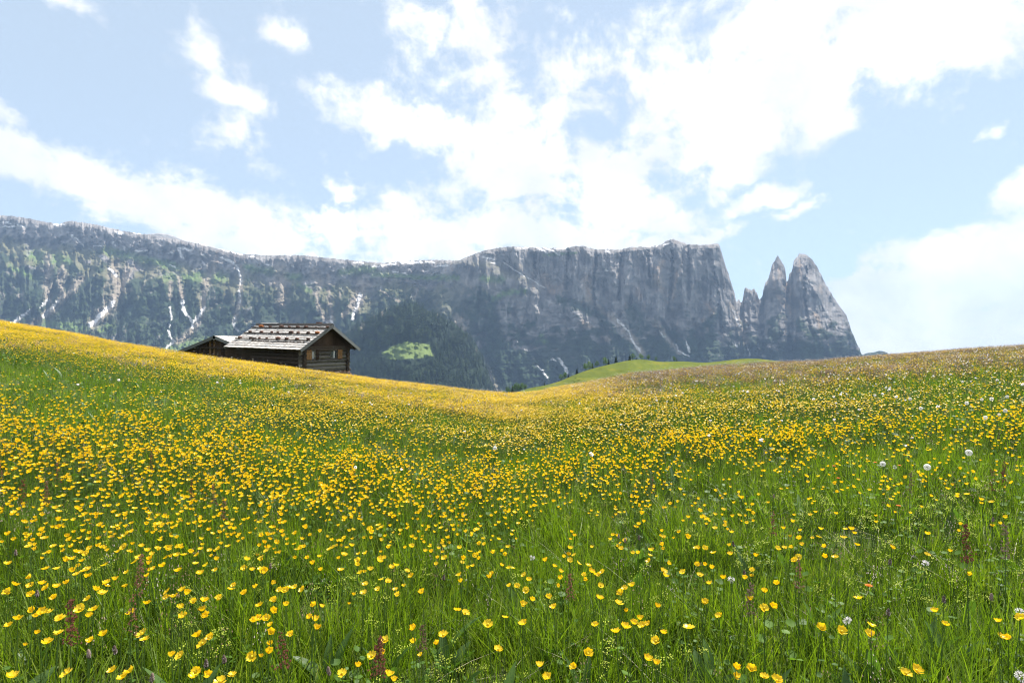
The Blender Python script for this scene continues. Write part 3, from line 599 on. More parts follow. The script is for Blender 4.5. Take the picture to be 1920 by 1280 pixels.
# shrub at the far edge of the meadow
# ================================================================== placing things on the meadow
def place(px, py, h):
    """where a head of height h above the meadow stands, seen from the photographer's spot at (px,py)"""
    u = (px-960)/F; e = (640-py)/F
    ys = np.concatenate([np.linspace(.6, 12, 900), np.linspace(12, 60, 900)])
    d = e*ys-(ground(u*ys, ys)+h); k = np.argmax(d < 0)
    if not (d < 0).any(): k = len(ys)-1
    y = ys[k]; return u*y, y, float(ground(u*y, y))
def shadeless(): pass
sh = empty('mountain_pine_shrub'); x_, y_ = (1088-960)/F*52, 52.; sh.location = (x_, y_, float(ground(x_, y_))-.05)
rs_ = random.Random(4); mb = MB()
for k in range(260):
    c = Vector((rs_.gauss(0, .32), rs_.gauss(0, .3), abs(rs_.gauss(0, .28))+.05)); R = Matrix.Rotation(rs_.random()*6.28, 3, 'Z') @ Matrix.Rotation(rs_.uniform(.2, 1.4), 3, 'X')
    mb.add([c+R @ Vector(q)*.07 for q in ((-1, -.4, 0), (1, -.4, 0), (1, .4, 0), (-1, .4, 0))], [(0, 1, 2, 3)])
mb.build('foliage', M['needle'], sh)
mb = MB(); mb.tube([(0, 0, -.1), (.05, 0, .3)], [.03, .015], 5); mb.tube([(0, 0, 0), (-.2, .05, .3)], [.02, .01], 5); mb.build('stem', M['bark'], sh)
tag(sh, 'small dark shrub alone where the meadow meets the pale green hill', 'shrub')

# ================================================================== HUTS
def woodmat(name, a, b, stretch=(1, 1, 1), rough=.8, scale=6, bump=.5):
    return plainmat(name, a, rough, col2=b, scale=scale, stretch=stretch, spec=.25, bump=bump)
M['log'] = woodmat('weathered_log', (.024, .017, .013), (.080, .058, .044), (1, 1, 8))
M['loggrey'] = woodmat('grey_log', (.06, .052, .044), (.20, .18, .155), (.6, .6, 9))
M['plankd'] = woodmat('dark_plank', (.027, .016, .011), (.080, .048, .030), (8, 8, .8))
M['planko'] = woodmat('warm_plank', (.16, .08, .032), (.32, .175, .08), (8, 8, .8))
M['shingle'] = woodmat('silver_shingle', (.24, .215, .195), (.60, .56, .52), (1, 1, 1), scale=3)
M['barge'] = woodmat('barge_board', (.11, .115, .115), (.22, .225, .225), (1, 1, 1), scale=2)
M['stone'] = woodmat('roof_stone', (.06, .035, .028), (.16, .09, .07), scale=5)
M['stoneo'] = woodmat('rusty_stone', (.22, .07, .02), (.36, .14, .045), scale=5)
M['found'] = woodmat('foundation_stone', (.12, .06, .045), (.27, .18, .14), scale=3)
M['tar'] = plainmat('tarred_board', (.016, .014, .013), .8); M['plankm'] = woodmat('brown_plank', (.09, .05, .022), (.2, .115, .055), (8, 8, .8))
M['dark'] = plainmat('interior', (.012, .011, .01), .9)
M['curtain'] = plainmat('curtain', (.72, .72, .72), .9)
m, t, out = newmat('window_glass'); p = N(t, 'ShaderNodeBsdfPrincipled'); p.inputs['Base Color'].default_value = (.05, .06, .07, 1); p.inputs['Roughness'].default_value = .05
p.inputs['Specular IOR Level'].default_value = .8; L(t, p.outputs[0], out.inputs[0]); M['glass'] = m
hr = random.Random(5)
def slope_axes(xe, ze, xr, zr):
    d = Vector((xr-xe, 0, zr-ze)); Ls = d.length; d.normalize(); return d, Ls
def shingles(parent, xe, ze, xr, zr, y0, y1, courses, wsh, name='shingles', th=.022):
    """split-wood shingles lapped in courses, from eave (xe,ze) to ridge (xr,zr)"""
    d, Ls = slope_axes(xe, ze, xr, zr); nrm = Vector((-d.z, 0, d.x)); nrm = nrm if nrm.z > 0 else -nrm
    mb = MB(); step = Ls/courses
    for c in range(courses):
        y = y0
        while y < y1:
            w = wsh*hr.uniform(.7, 1.3); w = min(w, y1-y+.02)
            ln = step*1.28; s0 = c*step-hr.uniform(0, .05)-(.03 if c == 0 else 0)
            ce = Vector((xe, 0, ze))+d*(s0+ln/2)+nrm*(.05+hr.uniform(0, .012))+Vector((0, y+w/2, 0))
            tilt = math.atan2(.05, ln)+hr.uniform(-.006, .012)
            ax = (d*math.cos(tilt)-nrm*math.sin(tilt)).normalized(); nn = ax.cross(Vector((0, 1, 0))); nn = nn if nn.z > 0 else -nn
            R = Matrix((ax, Vector((0, 1, 0)), nn)).transposed()
            mb.box(ce, (ln/2, w/2-.006, th/2), R); y += w
    o = mb.build(name, M['shingle'], parent); o['kind'] = 'stuff'; return o
# ---- main log hut
Wd, Ln, Zb = 4.24, 5.86, -2.2
hut = empty('log_hut', (-15.43, 42.0, 0), (0, 0, RAD(60)))
tag(hut, 'dark log hut with silvery shingle roof weighed down with stones', 'hut')
hutR = Matrix.Rotation(RAD(60), 4, 'Z') @ Matrix.Rotation(RAD(1.1), 4, 'X')
hut.rotation_euler = hutR.to_euler()
ze, zr_ = -.614, 1.22; xe0, xe1 = -.80, Wd+.80; yr0, yr1 = -.70, 8.2
pitch = (zr_-ze)/(Wd/2+.8)
logh = .29
def log(p0, p1, r, mat, nm='log'):
    mb = MB(); p0 = Vector(p0); p1 = Vector(p1); k = 5
    ps = [p0.lerp(p1, i/k)+Vector((0, 0, hr.uniform(-.008, .008))) for i in range(k+1)]
    mb.tube(ps, [r*hr.uniform(.96, 1.04) for _ in ps], 8); return mb.build(nm, mat, hut, smooth=False)
# gable logs (leave out the window openings)
wins = [(.70, 1.06), (2.50, 3.17)]; wz0, wz1 = -1.34, -.66
zc = Zb+.14; k = 0
while zc < -.42:
    mt = M['loggrey'] if zc < -1.25 else M['log']
    mt = M['loggrey'] if k < 5 else M['log']
    segs = [(-.28, Wd+.28)]
    if wz0-.05 < zc < wz1+.05:
        segs = [(-.28, wins[0][0]), (wins[0][1], wins[1][0]), (wins[1][1], Wd+.28)]
    for a, b in segs: log((a, 0, zc), (b, 0, zc), logh*.53, mt)
    k += 1; zc += logh
# long side logs, offset half a course so the corners interlock
zc = Zb+.0; 
while zc < -.12:
    log((0, -.28, zc), (0, Ln, zc), logh*.53, M['log']); log((Wd, -.28, zc), (Wd, Ln, zc), logh*.53, M['log'])
    zc += logh
mb = MB(); mb.box((Wd/2, Ln, -1.2), (Wd/2, .08, 1.4)); mb.build('back_wall', M['log'], hut)
mb = MB(); mb.box((Wd/2, Ln/2, -1.2), (Wd/2-.16, Ln/2-.16, 1.0)); mb.build('interior', M['dark'], hut)
# rear bay, set back under the long roof
for i in range(11):
    mb = MB(); mb.box((.45, Ln+.12+i*.2+.1, -1.5), (.03, .094, 1.28+hr.uniform(-.02, .02))); mb.build('plank', M['plankd'], hut)
# foundation of rubble stones, each its own piece along the gable
for i in range(13):
    for j in range(3):
        mb = MB(); mb.box((0, 0, 0), (hr.uniform(.16, .2), .14, .13), None, .12)
        o = mb.build('foundation_stone', M['found'], hut); o.location = (.05+i*.36+(j % 2)*.15, -.02+hr.uniform(-.03, .03), Zb-.20-j*.27); o.rotation_euler = (hr.uniform(-.1, .1), hr.uniform(-.08, .08), hr.uniform(-.1, .1))
mb = MB(); mb.box((0, Ln/2, Zb-.65), (.16, Ln/2, .6)); mb.box((Wd, Ln/2, Zb-.65), (.16, Ln/2, .6)); mb.build('foundation_wall', M['found'], hut)
mb = MB(); mb.tube([(-.35, -.12, Zb-.03), (Wd+.42, -.12, Zb-.03)], .075, 7); mb.build('sill_log', M['loggrey'], hut)
# gable boards
mb = MB(); mb.box((Wd/2, -.03, -.42), (Wd/2+.2, .12, .075)); mb.build('tie_beam', M['log'], hut)
nb_ = 19
for i in range(nb_):
    xc = .08+(Wd-.16)*(i+.5)/nb_; zt = ze+pitch*(min(xc, Wd-xc)+.8)-.16; zb = -.345
    if zt-zb < .05: continue
    mb = MB(); mb.box((xc, -.02+hr.uniform(-.008, .008), (zt+zb)/2), ((Wd-.16)/nb_/2-.006, .018, (zt-zb)/2)); mb.build('plank', M['plankd'], hut)
# windows and shutters
def window(x0, x1, z0, z1, curtain):
    mb = MB(); w = .045
    for a in (((x0+x1)/2, z0+w/2, (x1-x0)/2, w/2), ((x0+x1)/2, z1-w/2, (x1-x0)/2, w/2), (x0+w/2, (z0+z1)/2, w/2, (z1-z0)/2-w-.001), (x1-w/2, (z0+z1)/2, w/2, (z1-z0)/2-w-.001)):
        mb.box((a[0], -.10, a[1]), (a[2], .05, a[3]))
    fr = mb.build('window', M['loggrey'], hut)
    mb = MB(); mb.box(((x0+x1)/2, -.06, (z0+z1)/2), ((x1-x0)/2-w, .004, (z1-z0)/2-w)); mb.build('pane', M['glass'], fr)
    mb = MB(); mb.box(((x0+x1)/2, -.085, (z0+z1)/2), (.012, .02, (z1-z0)/2-w-.001)); mb.build('glazing_bar', M['loggrey'], fr)
    mb = MB()
    for s in curtain:
        for q in range(4):
            xx = x0+w+(x1-x0-2*w)*(s+q*.07); mb.add([(xx, -.068-.008*(q % 2), z0+w), (xx+.05, -.068-.008*((q+1) % 2), z0+w), (xx+.05+(.5-s)*.12, -.068-.008*((q+1) % 2), z1-w), (xx+(.5-s)*.12, -.068-.008*(q % 2), z1-w)], [(0, 1, 2, 3)])
    mb.build('curtain', M['curtain'], fr)
def shutter(x0, x1, z0, z1, mat):
    mb = MB(); n = 3; s = None
    for i in range(n):
        a = x0+(x1-x0)*i/n; b = x0+(x1-x0)*(i+1)/n
        mb.box(((a+b)/2, -.18, (z0+z1)/2), ((b-a)/2-.006, .014, (z1-z0)/2))
    s = mb.build('shutter', mat, hut)
    
    for z in (z0+.12, z1-.12): mb = MB(); mb.box(((x0+x1)/2, -.203, z), ((x1-x0)/2-.02, .008, .03)); mb.build('batten', mat, s)
window(.70, 1.06, wz0, wz1, (.05, .55)); window(2.50, 3.17, wz0, wz1, (.45,))
shutter(.16, .66, wz0-.02, wz1+.02, M['planko']); shutter(1.08, 1.36, wz0-.02, wz1+.02, M['plankd']); shutter(3.20, 3.68, wz0-.02, wz1+.02, M['planko'])
# roof
rf = empty('roof'); rf.parent = hut
for (xe, sgn) in ((xe0, 1), (xe1, -1)):
    d, Ls = slope_axes(xe, ze, Wd/2, zr_); nrm = Vector((-d.z, 0, d.x)); nrm = nrm if nrm.z > 0 else -nrm
    R = Matrix((d, Vector((0, 1, 0)), d.cross(Vector((0, 1, 0))))).transposed()
    mb = MB(); mb.box(Vector((xe, (yr0+yr1)/2, ze))+d*(Ls/2)-nrm*.012, (Ls/2-.02, (yr1-yr0)/2-.03, .02), R); mb.build('roof_deck', M['plankd'], rf)
    shingles(rf, xe, ze, Wd/2, zr_, yr0, yr1, 11, .17)
    for yy, ex in ((yr0-.025, 0), (yr1+.025, 0)):
        mb = MB(); mb.box(Vector((xe, yy, ze))+d*(Ls/2+.02)-nrm*.05, (Ls/2+.05, .022, .115), R); o = mb.build('bargeboard', M['barge'], rf)
    for fs in (.33, .585, .83):                        # poles that hold the stones
        mb = MB(); q = Vector((xe, 0, ze))+d*(Ls*fs)+nrm*.125
        ps = [q+Vector((0, yr0+.05+(yr1-yr0-.1)*i/8, hr.uniform(-.012, .012))) for i in range(9)]
        mb.tube(ps, .045, 6); mb.build('roof_pole', M['log'], rf)
    for yy in [yr0+.4+i*.93 for i in range(9)]:       # rafters below
        mb = MB(); mb.box(Vector((xe, yy, ze))+d*(Ls/2+.04)-nrm*.105, (Ls/2-.06, .05, .065), R); mb.build('rafter', M['log'], rf)
mb = MB(); mb.box((Wd/2-.09, (yr0+yr1)/2, zr_+.085), (.14, (yr1-yr0)/2+.04, .016), Matrix.Rotation(-.55, 3, 'Y')); mb.box((Wd/2+.12, (yr0+yr1)/2, zr_+.083), (.11, (yr1-yr0)/2+.03, .016), Matrix.Rotation(.55, 3, 'Y')); mb.build('ridge_board', M['tar'], rf)
mb = MB(); mb.box((Wd/2-.06, yr1-1.6, zr_+.15), (.12, 1.1, .012), Matrix.Rotation(-.4, 3, 'Y')); o = mb.build('ridge_patch', M['barge'], rf); o['label'] = 'pale loose board on the far end of the ridge'
mb = MB(); mb.box((Wd/2+.42, 1.2, zr_+.02), (.17, .17, .26)); mb.build('chimney', M['stone'], rf)
for xx in (.0, Wd/2, Wd):                              # purlins sticking out under the gable
    zt = ze+pitch*(min(xx, Wd-xx)+.8)-.24
    mb = MB(); mb.tube([(xx, yr0+.06, zt), (xx, .5, zt)], .085, 7); mb.build('purlin', M['log'], rf)
for sx in (0, Wd):
    for j in range(2):
        mb = MB(); mb.tube([(sx, -.62+j*.14, -.30-j*.2), (sx, .2, -.30-j*.2)], .09, 7); mb.build('bracket_log', M['log'], rf)
# stones on the roof, placed along the three poles
def roofpt(fs, y):
    d, Ls = slope_axes(xe0, ze, Wd/2, zr_); nrm = Vector((-d.z, 0, d.x)); nrm = nrm if nrm.z > 0 else -nrm
    return hut.matrix_basis @ (Vector((xe0, y, ze))+d*(Ls*fs)+nrm*.10)
def y_for(px, fs):
    ys = np.linspace(yr0, yr1, 300); best = min(ys, key=lambda q: abs(960+F*roofpt(fs, q).x/roofpt(fs, q).y-px)); return best
bpy.context.view_layer.update()
rows = [(.835, 'top', [(805, 1.25, 1), (885, 1, 0), (985, 1.2, 2), (1060, .8, 0), (1135, .9, 0), (1210, 1, 0), (1300, .55, 0), (1405, .95, 0)]),
        (.59, 'middle', [(705, 1, 0), (808, 1, 0), (900, .85, 0), (955, .7, 0), (1075, 1.3, 2), (1138, .9, 0), (1230, 1, 0), (1310, 1.2, 1)]),
        (.335, 'bottom', [(615, 1.05, 0), (710, .8, 0), (790, .6, 0), (855, .7, 0), (958, 1.25, 2), (1035, .95, 0), (1128, 1.05, 0), (1228, 1, 0)])]
ordn = ['first', 'second', 'third', 'fourth', 'fifth', 'sixth', 'seventh', 'last']
for fs, rn, lst in rows:
    for k, (zx, sc, cv) in enumerate(lst):
        mb = MB(); vs = []; nn, mm = 7, 4
        for i in range(mm):
            ph = -math.pi/2+math.pi*(i+.5)/mm
            for j in range(nn):
                a = 2*math.pi*j/nn; r_ = hr.uniform(.82, 1.15)
                vs.append((math.cos(ph)*math.cos(a)*.155*r_, math.cos(ph)*math.sin(a)*.175*r_, math.sin(ph)*.095*r_+.055))
        fs_ = [(i*nn+j, i*nn+(j+1) % nn, (i+1)*nn+(j+1) % nn, (i+1)*nn+j) for i in range(mm-1) for j in range(nn)]+[tuple(reversed(range(nn))), tuple((mm-1)*nn+j for j in range(nn))]
        mb.add(vs, fs_); o = mb.build('roof_stone', M['stoneo'] if cv == 1 else M['stone'])
        o.location = roofpt(fs+.03, y_for(320+zx/4.8, fs)); o.scale = (sc, sc, sc); o.rotation_euler = (0, hr.uniform(-.1, .1), hr.random()*6)
        look = {0: 'dark brown stone', 1: 'rusty orange stone', 2: 'big red-brown stone'}[cv]
        tag(o, f'{look}, {ordn[k]} from the left in the {rn} row on the hut roof', 'stone', 'stones weighing down the hut roof')

# ---- plank shed behind, gable to the viewer
shed = empty('plank_shed', (-25.96, 50.0, 0)); tag(shed, 'low dark plank shed behind the log hut, only roof and gable top showing', 'shed')
sw, sz_e, sz_r = 3.35, -.98, .44
for (xe, nm) in ((-sw, 0), (sw, 1)):
    d, Ls = slope_axes(xe, sz_e, 0, sz_r); nrm = Vector((-d.z, 0, d.x)); nrm = nrm if nrm.z > 0 else -nrm
    R = Matrix((d, Vector((0, 1, 0)), d.cross(Vector((0, 1, 0))))).transposed()
    mb = MB(); mb.box(Vector((xe, 2.6, sz_e))+d*(Ls/2)-nrm*.012, (Ls/2-.02, 3.0, .02), R); mb.build('roof_deck', M['plankd'], shed)
    shingles(shed, xe, sz_e, 0, sz_r, -.4, 5.6, 10, .2)
    mb = MB(); mb.box(Vector((xe, -.43, sz_e))+d*(Ls/2+.02)-nrm*.06, (Ls/2+.04, .025, .13), R); mb.build('bargeboard', M['barge'], shed)
nbp = 34
for i in range(nbp):
    xc = -3.0+6.0*(i+.5)/nbp; zt = sz_e+(sz_r-sz_e)*(1-abs(xc)/sw)-.12; zb = -4.2
    mb = MB(); mb.box((xc, .1+hr.uniform(-.01, .01), (zt+zb)/2), (6.0/nbp/2-.006, .02, (zt-zb)/2))
    o = mb.build('plank', M['plankm'] if i in (13, 15) else M['plankd'], shed)
    if i in (13, 15): o['label'] = 'paler orange-brown plank'
mb = MB(); mb.box((0, -.02, -.55), (2.3, .07, .07)); mb.build('tie_beam', M['log'], shed)
mb = MB(); mb.tube([(-.02, -.42, .16), (-.02, .1, .16)], .08, 7); mb.tube([(-1.7, -.38, -.52), (-1.7, .1, -.52)], .08, 7); mb.build('purlin', M['loggrey'], shed)
for sx in (-2.98, 2.98):
    mb = MB(); mb.box((sx, 2.7, -2.6), (.05, 2.5, 1.5)); mb.build('side_wall', M['plankd'], shed)
for i in range(12):
    mb = MB(); mb.box((3.12+i*.2, -.3, -2.3), (.094, .02, 1.55+hr.uniform(-.03, .03))); mb.build('plank', M['plankd'], shed)
# ================================================================== PLANTS OF THE MEADOW
pr = random.Random(21)
def blade(mb, base, h, w, lean, ang, curl=1.0, segs=3):
    ca, sa = math.cos(ang), math.sin(ang); sx, sy = -sa, ca; vs = []
    for i in range(segs+1):
        f = i/segs; r = lean*f**1.8*curl; z = h*f*(1-.18*f*lean/h if h else 0); ww = w*(1-f**1.6)*.5+(.0004 if i < segs else 0)
        c = (base[0]+ca*r, base[1]+sa*r, base[2]+z)
        if i < segs: vs += [(c[0]-sx*ww, c[1]-sy*ww, c[2]), (c[0]+sx*ww, c[1]+sy*ww, c[2])]
        else: vs.append(c)
    fs = [(2*i, 2*i+1, 2*i+3, 2*i+2) for i in range(segs-1)]+[(2*segs-2, 2*segs-1, 2*segs)]
    mb.add(vs, fs)
def tuft(n, rad, h0, h1, w0, w1, mat, segs=3, lean=.5):
    mb = MB()
    for _ in range(n):
        a = pr.random()*6.28; r = rad*math.sqrt(pr.random()); h = pr.uniform(h0, h1)
        blade(mb, (math.cos(a)*r, math.sin(a)*r, -.02), h, pr.uniform(w0, w1), h*pr.uniform(.05, lean)*(1.6 if pr.random() < .15 else 1), pr.random()*6.28, 1, segs)
    return mb.mesh('grass_tuft', mat)
def petal_vs(R, cup, w, notch=.0):
    """one cupped petal in the XZ plane pointing +X, base at origin"""
    rows = [(0, .12), (.35, .52), (.7, .92), (.9, .88), (1.0, .55)]; vs = []
    wv = pr.uniform(-.08, .08)
    for f, ww in rows:
        a = cup*(.35+.65*f); x = R*f*math.cos(a*.9); z = R*f*math.sin(a)
        for s in (-1, 0, 1):
            vs.append((x-(0 if s or f < .95 else .07*R), s*ww*w*R*.5, z+(abs(s)*.16*R*ww)+s*wv*R*f))
    fs = [(3*i+j, 3*i+j+1, 3*i+j+4, 3*i+j+3) for i in range(4) for j in range(2)]
    return vs, fs
def petal_mesh(R, cup, w, mat, name='petal'):
    mb = MB(); v, f = petal_vs(R, cup, w); mb.add(v, f); return mb.mesh(name, mat, True)
def ball(mb, c, r, n=6, m=3, sq=1.0, mat=None):
    vs = []; 
    for i in range(m+2):
        ph = -math.pi/2+math.pi*i/(m+1)
        for j in range(n): a = 2*math.pi*j/n; vs.append((c[0]+r*math.cos(ph)*math.cos(a), c[1]+r*math.cos(ph)*math.sin(a), c[2]+r*sq*math.sin(ph)))
    mb.add(vs, [(i*n+j, i*n+(j+1) % n, (i+1)*n+(j+1) % n, (i+1)*n+j) for i in range(m+1) for j in range(n)])
def merged(parts, name):
    """parts: list of (MB, mat) -> one mesh with several materials"""
    vs, fs, mi, mats = [], [], [], []
    for k, (mb, mt) in enumerate(parts):
        b = len(vs); vs += mb.v; fs += [tuple(b+i for i in f) for f in mb.f]; mi += [k]*len(mb.f); mats.append(mt)
    m = bpy.data.meshes.new(name); m.from_pydata(vs, [], fs); [m.materials.append(x) for x in mats]
    m.polygons.foreach_set('material_index', mi); m.polygons.foreach_set('use_smooth', [True]*len(fs)); m.update(); return m
def rotv(v, a): return (v[0]*math.cos(a)-v[1]*math.sin(a), v[0]*math.sin(a)+v[1]*math.cos(a), v[2])
def flower_parts(R, cup, w, hgt, n=5, tilt=(0, 0), stem=True, off=(0, 0, 0), low=False):
    pm, cm, sm = MB(), MB(), MB()
    T = Matrix.Rotation(tilt[0], 3, 'X') @ Matrix.Rotation(tilt[1], 3, 'Y')
    o = Vector(off)
    for k in range(n):
        if low:
            c_, s_ = math.cos(cup), math.sin(cup)
            v = [(0, 0, 0), (R*.7*c_, -R*.5, R*.7*s_), (R*c_, 0, R*s_), (R*.7*c_, R*.5, R*.7*s_)]; f = [(0, 1, 2, 3)]
        else: v, f = petal_vs(R*pr.uniform(.92, 1.08), cup*pr.uniform(.7, 1.25), w*pr.uniform(.85, 1.05))
        a = 2*math.pi*k/n+pr.uniform(-.1, .1)
        pm.add([T @ Vector(rotv(q, a))+Vector((0, 0, hgt))+o for q in v], f)
    if not low: ball(cm, (T @ Vector((0, 0, R*.22))+Vector((0, 0, hgt))+o), R*.27, 6, 2, .7)
    if stem:
        k = (pr.uniform(-.03, .03), pr.uniform(-.03, .03))
        sm.tube([(o.x-k[0]*2, o.y-k[1]*2, -.02), (o.x-k[0], o.y-k[1], hgt*.5), (o.x, o.y, hgt)], [.0013, .0011, .0009], 3, False)
    return pm, cm, sm
HF = .36   # how high the buttercups stand
near_fl, mid_fl, far_fl = [], [], []
for k in range(7):
    R = .0134*pr.uniform(.9, 1.12); pm, cm, sm = flower_parts(R, pr.choice([.5, .7, .85, 1.0]), 1.02, HF, tilt=(pr.uniform(-.45, .45), pr.uniform(-.45, .45)))
    if k % 2:                                            # a side branch with a smaller flower or bud
        p2, c2, s2 = flower_parts(R*.8, .9, 1.0, HF-.03, tilt=(pr.uniform(-.6, .6), .2), off=(pr.uniform(-.04, .04), pr.uniform(-.04, .04), 0))
        for a_, b_ in ((pm, p2), (cm, c2), (sm, s2)): a_.add(b_.v, b_.f)
    near_fl.append(merged([(pm, M['petal']), (cm, M['pcore']), (sm, M['stem'])], 'buttercup_near'))
for k in range(6):
    pm, cm, sm = flower_parts(.0138, pr.choice([.3, .5, .7]), 1.1, HF, tilt=(pr.uniform(-.4, .4), pr.uniform(-.4, .4)), low=True)
    mid_fl.append(merged([(pm, M['petal']), (sm, M['stem'])], 'buttercup_mid'))
for k in range(6):
    P_, S_ = MB(), MB()
    for q in range(8):
        a = pr.random()*6.28; r = .24*math.sqrt(pr.random())
        pm, cm, sm = flower_parts(.0155, pr.choice([.25, .45, .65]), 1.1, HF+pr.uniform(-.05, .05), n=4, tilt=(pr.uniform(-.4, .4), pr.uniform(-.4, .4)), off=(math.cos(a)*r, math.sin(a)*r, 0), low=True, stem=(q % 3 == 0))
        P_.add(pm.v, pm.f); S_.add(sm.v, sm.f)
    far_fl.append(merged([(P_, M['petal']), (S_, M['stem'])], 'buttercup_far'))
# grass
g_near = [tuft(15, .05, .14, .34, .0028, .0055, M['grass'], 4, .55) for _ in range(7)]+[tuft(9, .05, .12, .27, .006, .010, M['grass'], 4, .8) for _ in range(2)]
g_mid = [tuft(26, .12, .16, .36, .004, .007, M['grass'], 3, .5) for _ in range(6)]
g_far = [tuft(46, .28, .18, .38, .007, .012, M['grassfar'], 2, .5) for _ in range(6)]
def herb(n, rad, rl):
    mb, st = MB(), MB()
    for _ in range(n):
        a = pr.random()*6.28; r = rad*math.sqrt(pr.random()); h = pr.uniform(.07, .22); c = Vector((math.cos(a)*r, math.sin(a)*r, h))
        R = Matrix.Rotation(pr.random()*6.28, 3, 'Z') @ Matrix.Rotation(pr.uniform(-.7, .7), 3, 'X'); q = rl*pr.uniform(.6, 1.2)
        vs = [c]+[c+R @ Vector((math.cos(t_)*q, math.sin(t_)*q*.8, q*(.16+.08*math.sin(3*t_)))) for t_ in [2*math.pi*i/7 for i in range(7)]]
        mb.add(vs, [(0, i+1, (i+1) % 7+1) for i in range(7)]); st.tube([(c.x*.5, c.y*.5, -.02), c], .001, 3, False)
    return merged([(mb, M['herb']), (st, M['stem'])], 'herb')
g_herb = [herb(9, .06, .013), herb(7, .06, .018), herb(12, .07, .009)]
def mantle():
    mb, st = MB(), MB()
    for _ in range(5):
        a = pr.random()*6.28; c = Vector((math.cos(a)*.03*pr.random(), math.sin(a)*.03, pr.uniform(.20, .30)))
        st.tube([(0, 0, 0), c*.6, c], .0009, 3, False)
        for q in range(9):
            d = c+Vector((pr.gauss(0, .008), pr.gauss(0, .008), pr.gauss(0, .006))); s_ = pr.uniform(.0015, .003)
            mb.add([d+Vector(v)*s_ for v in ((1, 0, 0), (-.5, .87, 0), (-.5, -.87, 0), (0, 0, 1))], [(0, 1, 3), (1, 2, 3), (2, 0, 3)])
    return merged([(mb, M['mantle']), (st, M['stem'])], 'mantle')
g_mantle = [mantle() for _ in range(4)]
def panicle(h, mat, n=16, spread=.022, far=False):
    mb, st = MB(), MB(); w = pr.uniform(-.04, .04)
    st.tube([(0, 0, -.02), (w*.4, 0, h*.6), (w, 0, h)], [.0011, .0009, .0006] if not far else [.002, .0018, .001], 3, False)
    for _ in range(n):
        f = pr.uniform(.70, 1.0); sp = spread*(1.15-f)*2.2+.003; c = Vector((w*f+pr.gauss(0, sp), pr.gauss(0, sp), h*f)); s_ = pr.uniform(.002, .0042)*(2.0 if far else 1)
        mb.add([c+Vector(v)*s_ for v in ((.6, 0, 0), (-.3, .5, 0), (-.3, -.5, 0), (0, 0, 1.8))], [(0, 1, 3), (1, 2, 3), (2, 0, 3)])
    return merged([(mb, mat), (st, M['stem'])], 'panicle')
g_pan = [panicle(pr.uniform(.34, .46), M['seed'], 18) for _ in range(4)]+[panicle(pr.uniform(.30, .38), M['pink'], 12, .012) for _ in range(2)]
def panclump(mat):
    A, B = MB(), MB()
    for q in range(9):
        a = pr.random()*6.28; r = .25*math.sqrt(pr.random()); ox, oy, h = math.cos(a)*r, math.sin(a)*r, pr.uniform(.34, .50)
        B.tube([(ox, oy, 0), (ox+pr.uniform(-.04, .04), oy, h)], [.0022, .0012], 3, False)
        for _ in range(6):
            c = Vector((ox+pr.gauss(0, .012), oy+pr.gauss(0, .012), h*pr.uniform(.76, 1.02))); s_ = pr.uniform(.005, .010)
            A.add([c+Vector(v)*s_ for v in ((.6, 0, 0), (-.3, .5, 0), (-.3, -.5, 0), (0, 0, 1.8))], [(0, 1, 3), (1, 2, 3), (2, 0, 3)])
    return merged([(A, mat), (B, M['seed'])], 'panicle_clump')
g_panfar = [panclump(M['seed']) for _ in range(3)]+[panclump(M['pink'])]
def fluffball(R=.017):
    A, B, S_ = MB(), MB(), MB()
    n = 90
    for i in range(n):
        z = 1-2*(i+.5)/n; a = i*2.39996; r = math.sqrt(1-z*z); d = Vector((r*math.cos(a), r*math.sin(a), z)); t_ = d.orthogonal().normalized(); b_ = d.cross(t_)
        c = d*R; w = R*.17
        A.add([c-d*R*.25, c+t_*w, c+b_*w, c-t_*w, c-b_*w], [(0, 1, 2), (0, 2, 3), (0, 3, 4), (0, 4, 1)])
    ball(B, (0, 0, 0), R*.28, 6, 3)
    return A, B
white = []
for k in range(3):
    mb, st = MB(), MB(); h = pr.uniform(.3, .38)
    for q in range(16):
        d = Vector((pr.gauss(0, 1), pr.gauss(0, 1), pr.gauss(0, 1))).normalized(); c = Vector((0, 0, h))+d*.008; s_ = .005
        mb.add([c+Vector(v)*s_ for v in ((1, 0, 0), (-.5, .87, 0), (-.5, -.87, 0), (0, 0, 1))], [(0, 1, 3), (1, 2, 3), (2, 0, 3)])
    st.tube([(0, 0, 0), (0, 0, h)], .0012, 3, False); white.append(merged([(mb, M['clover']), (st, M['stem'])], 'clover_far'))

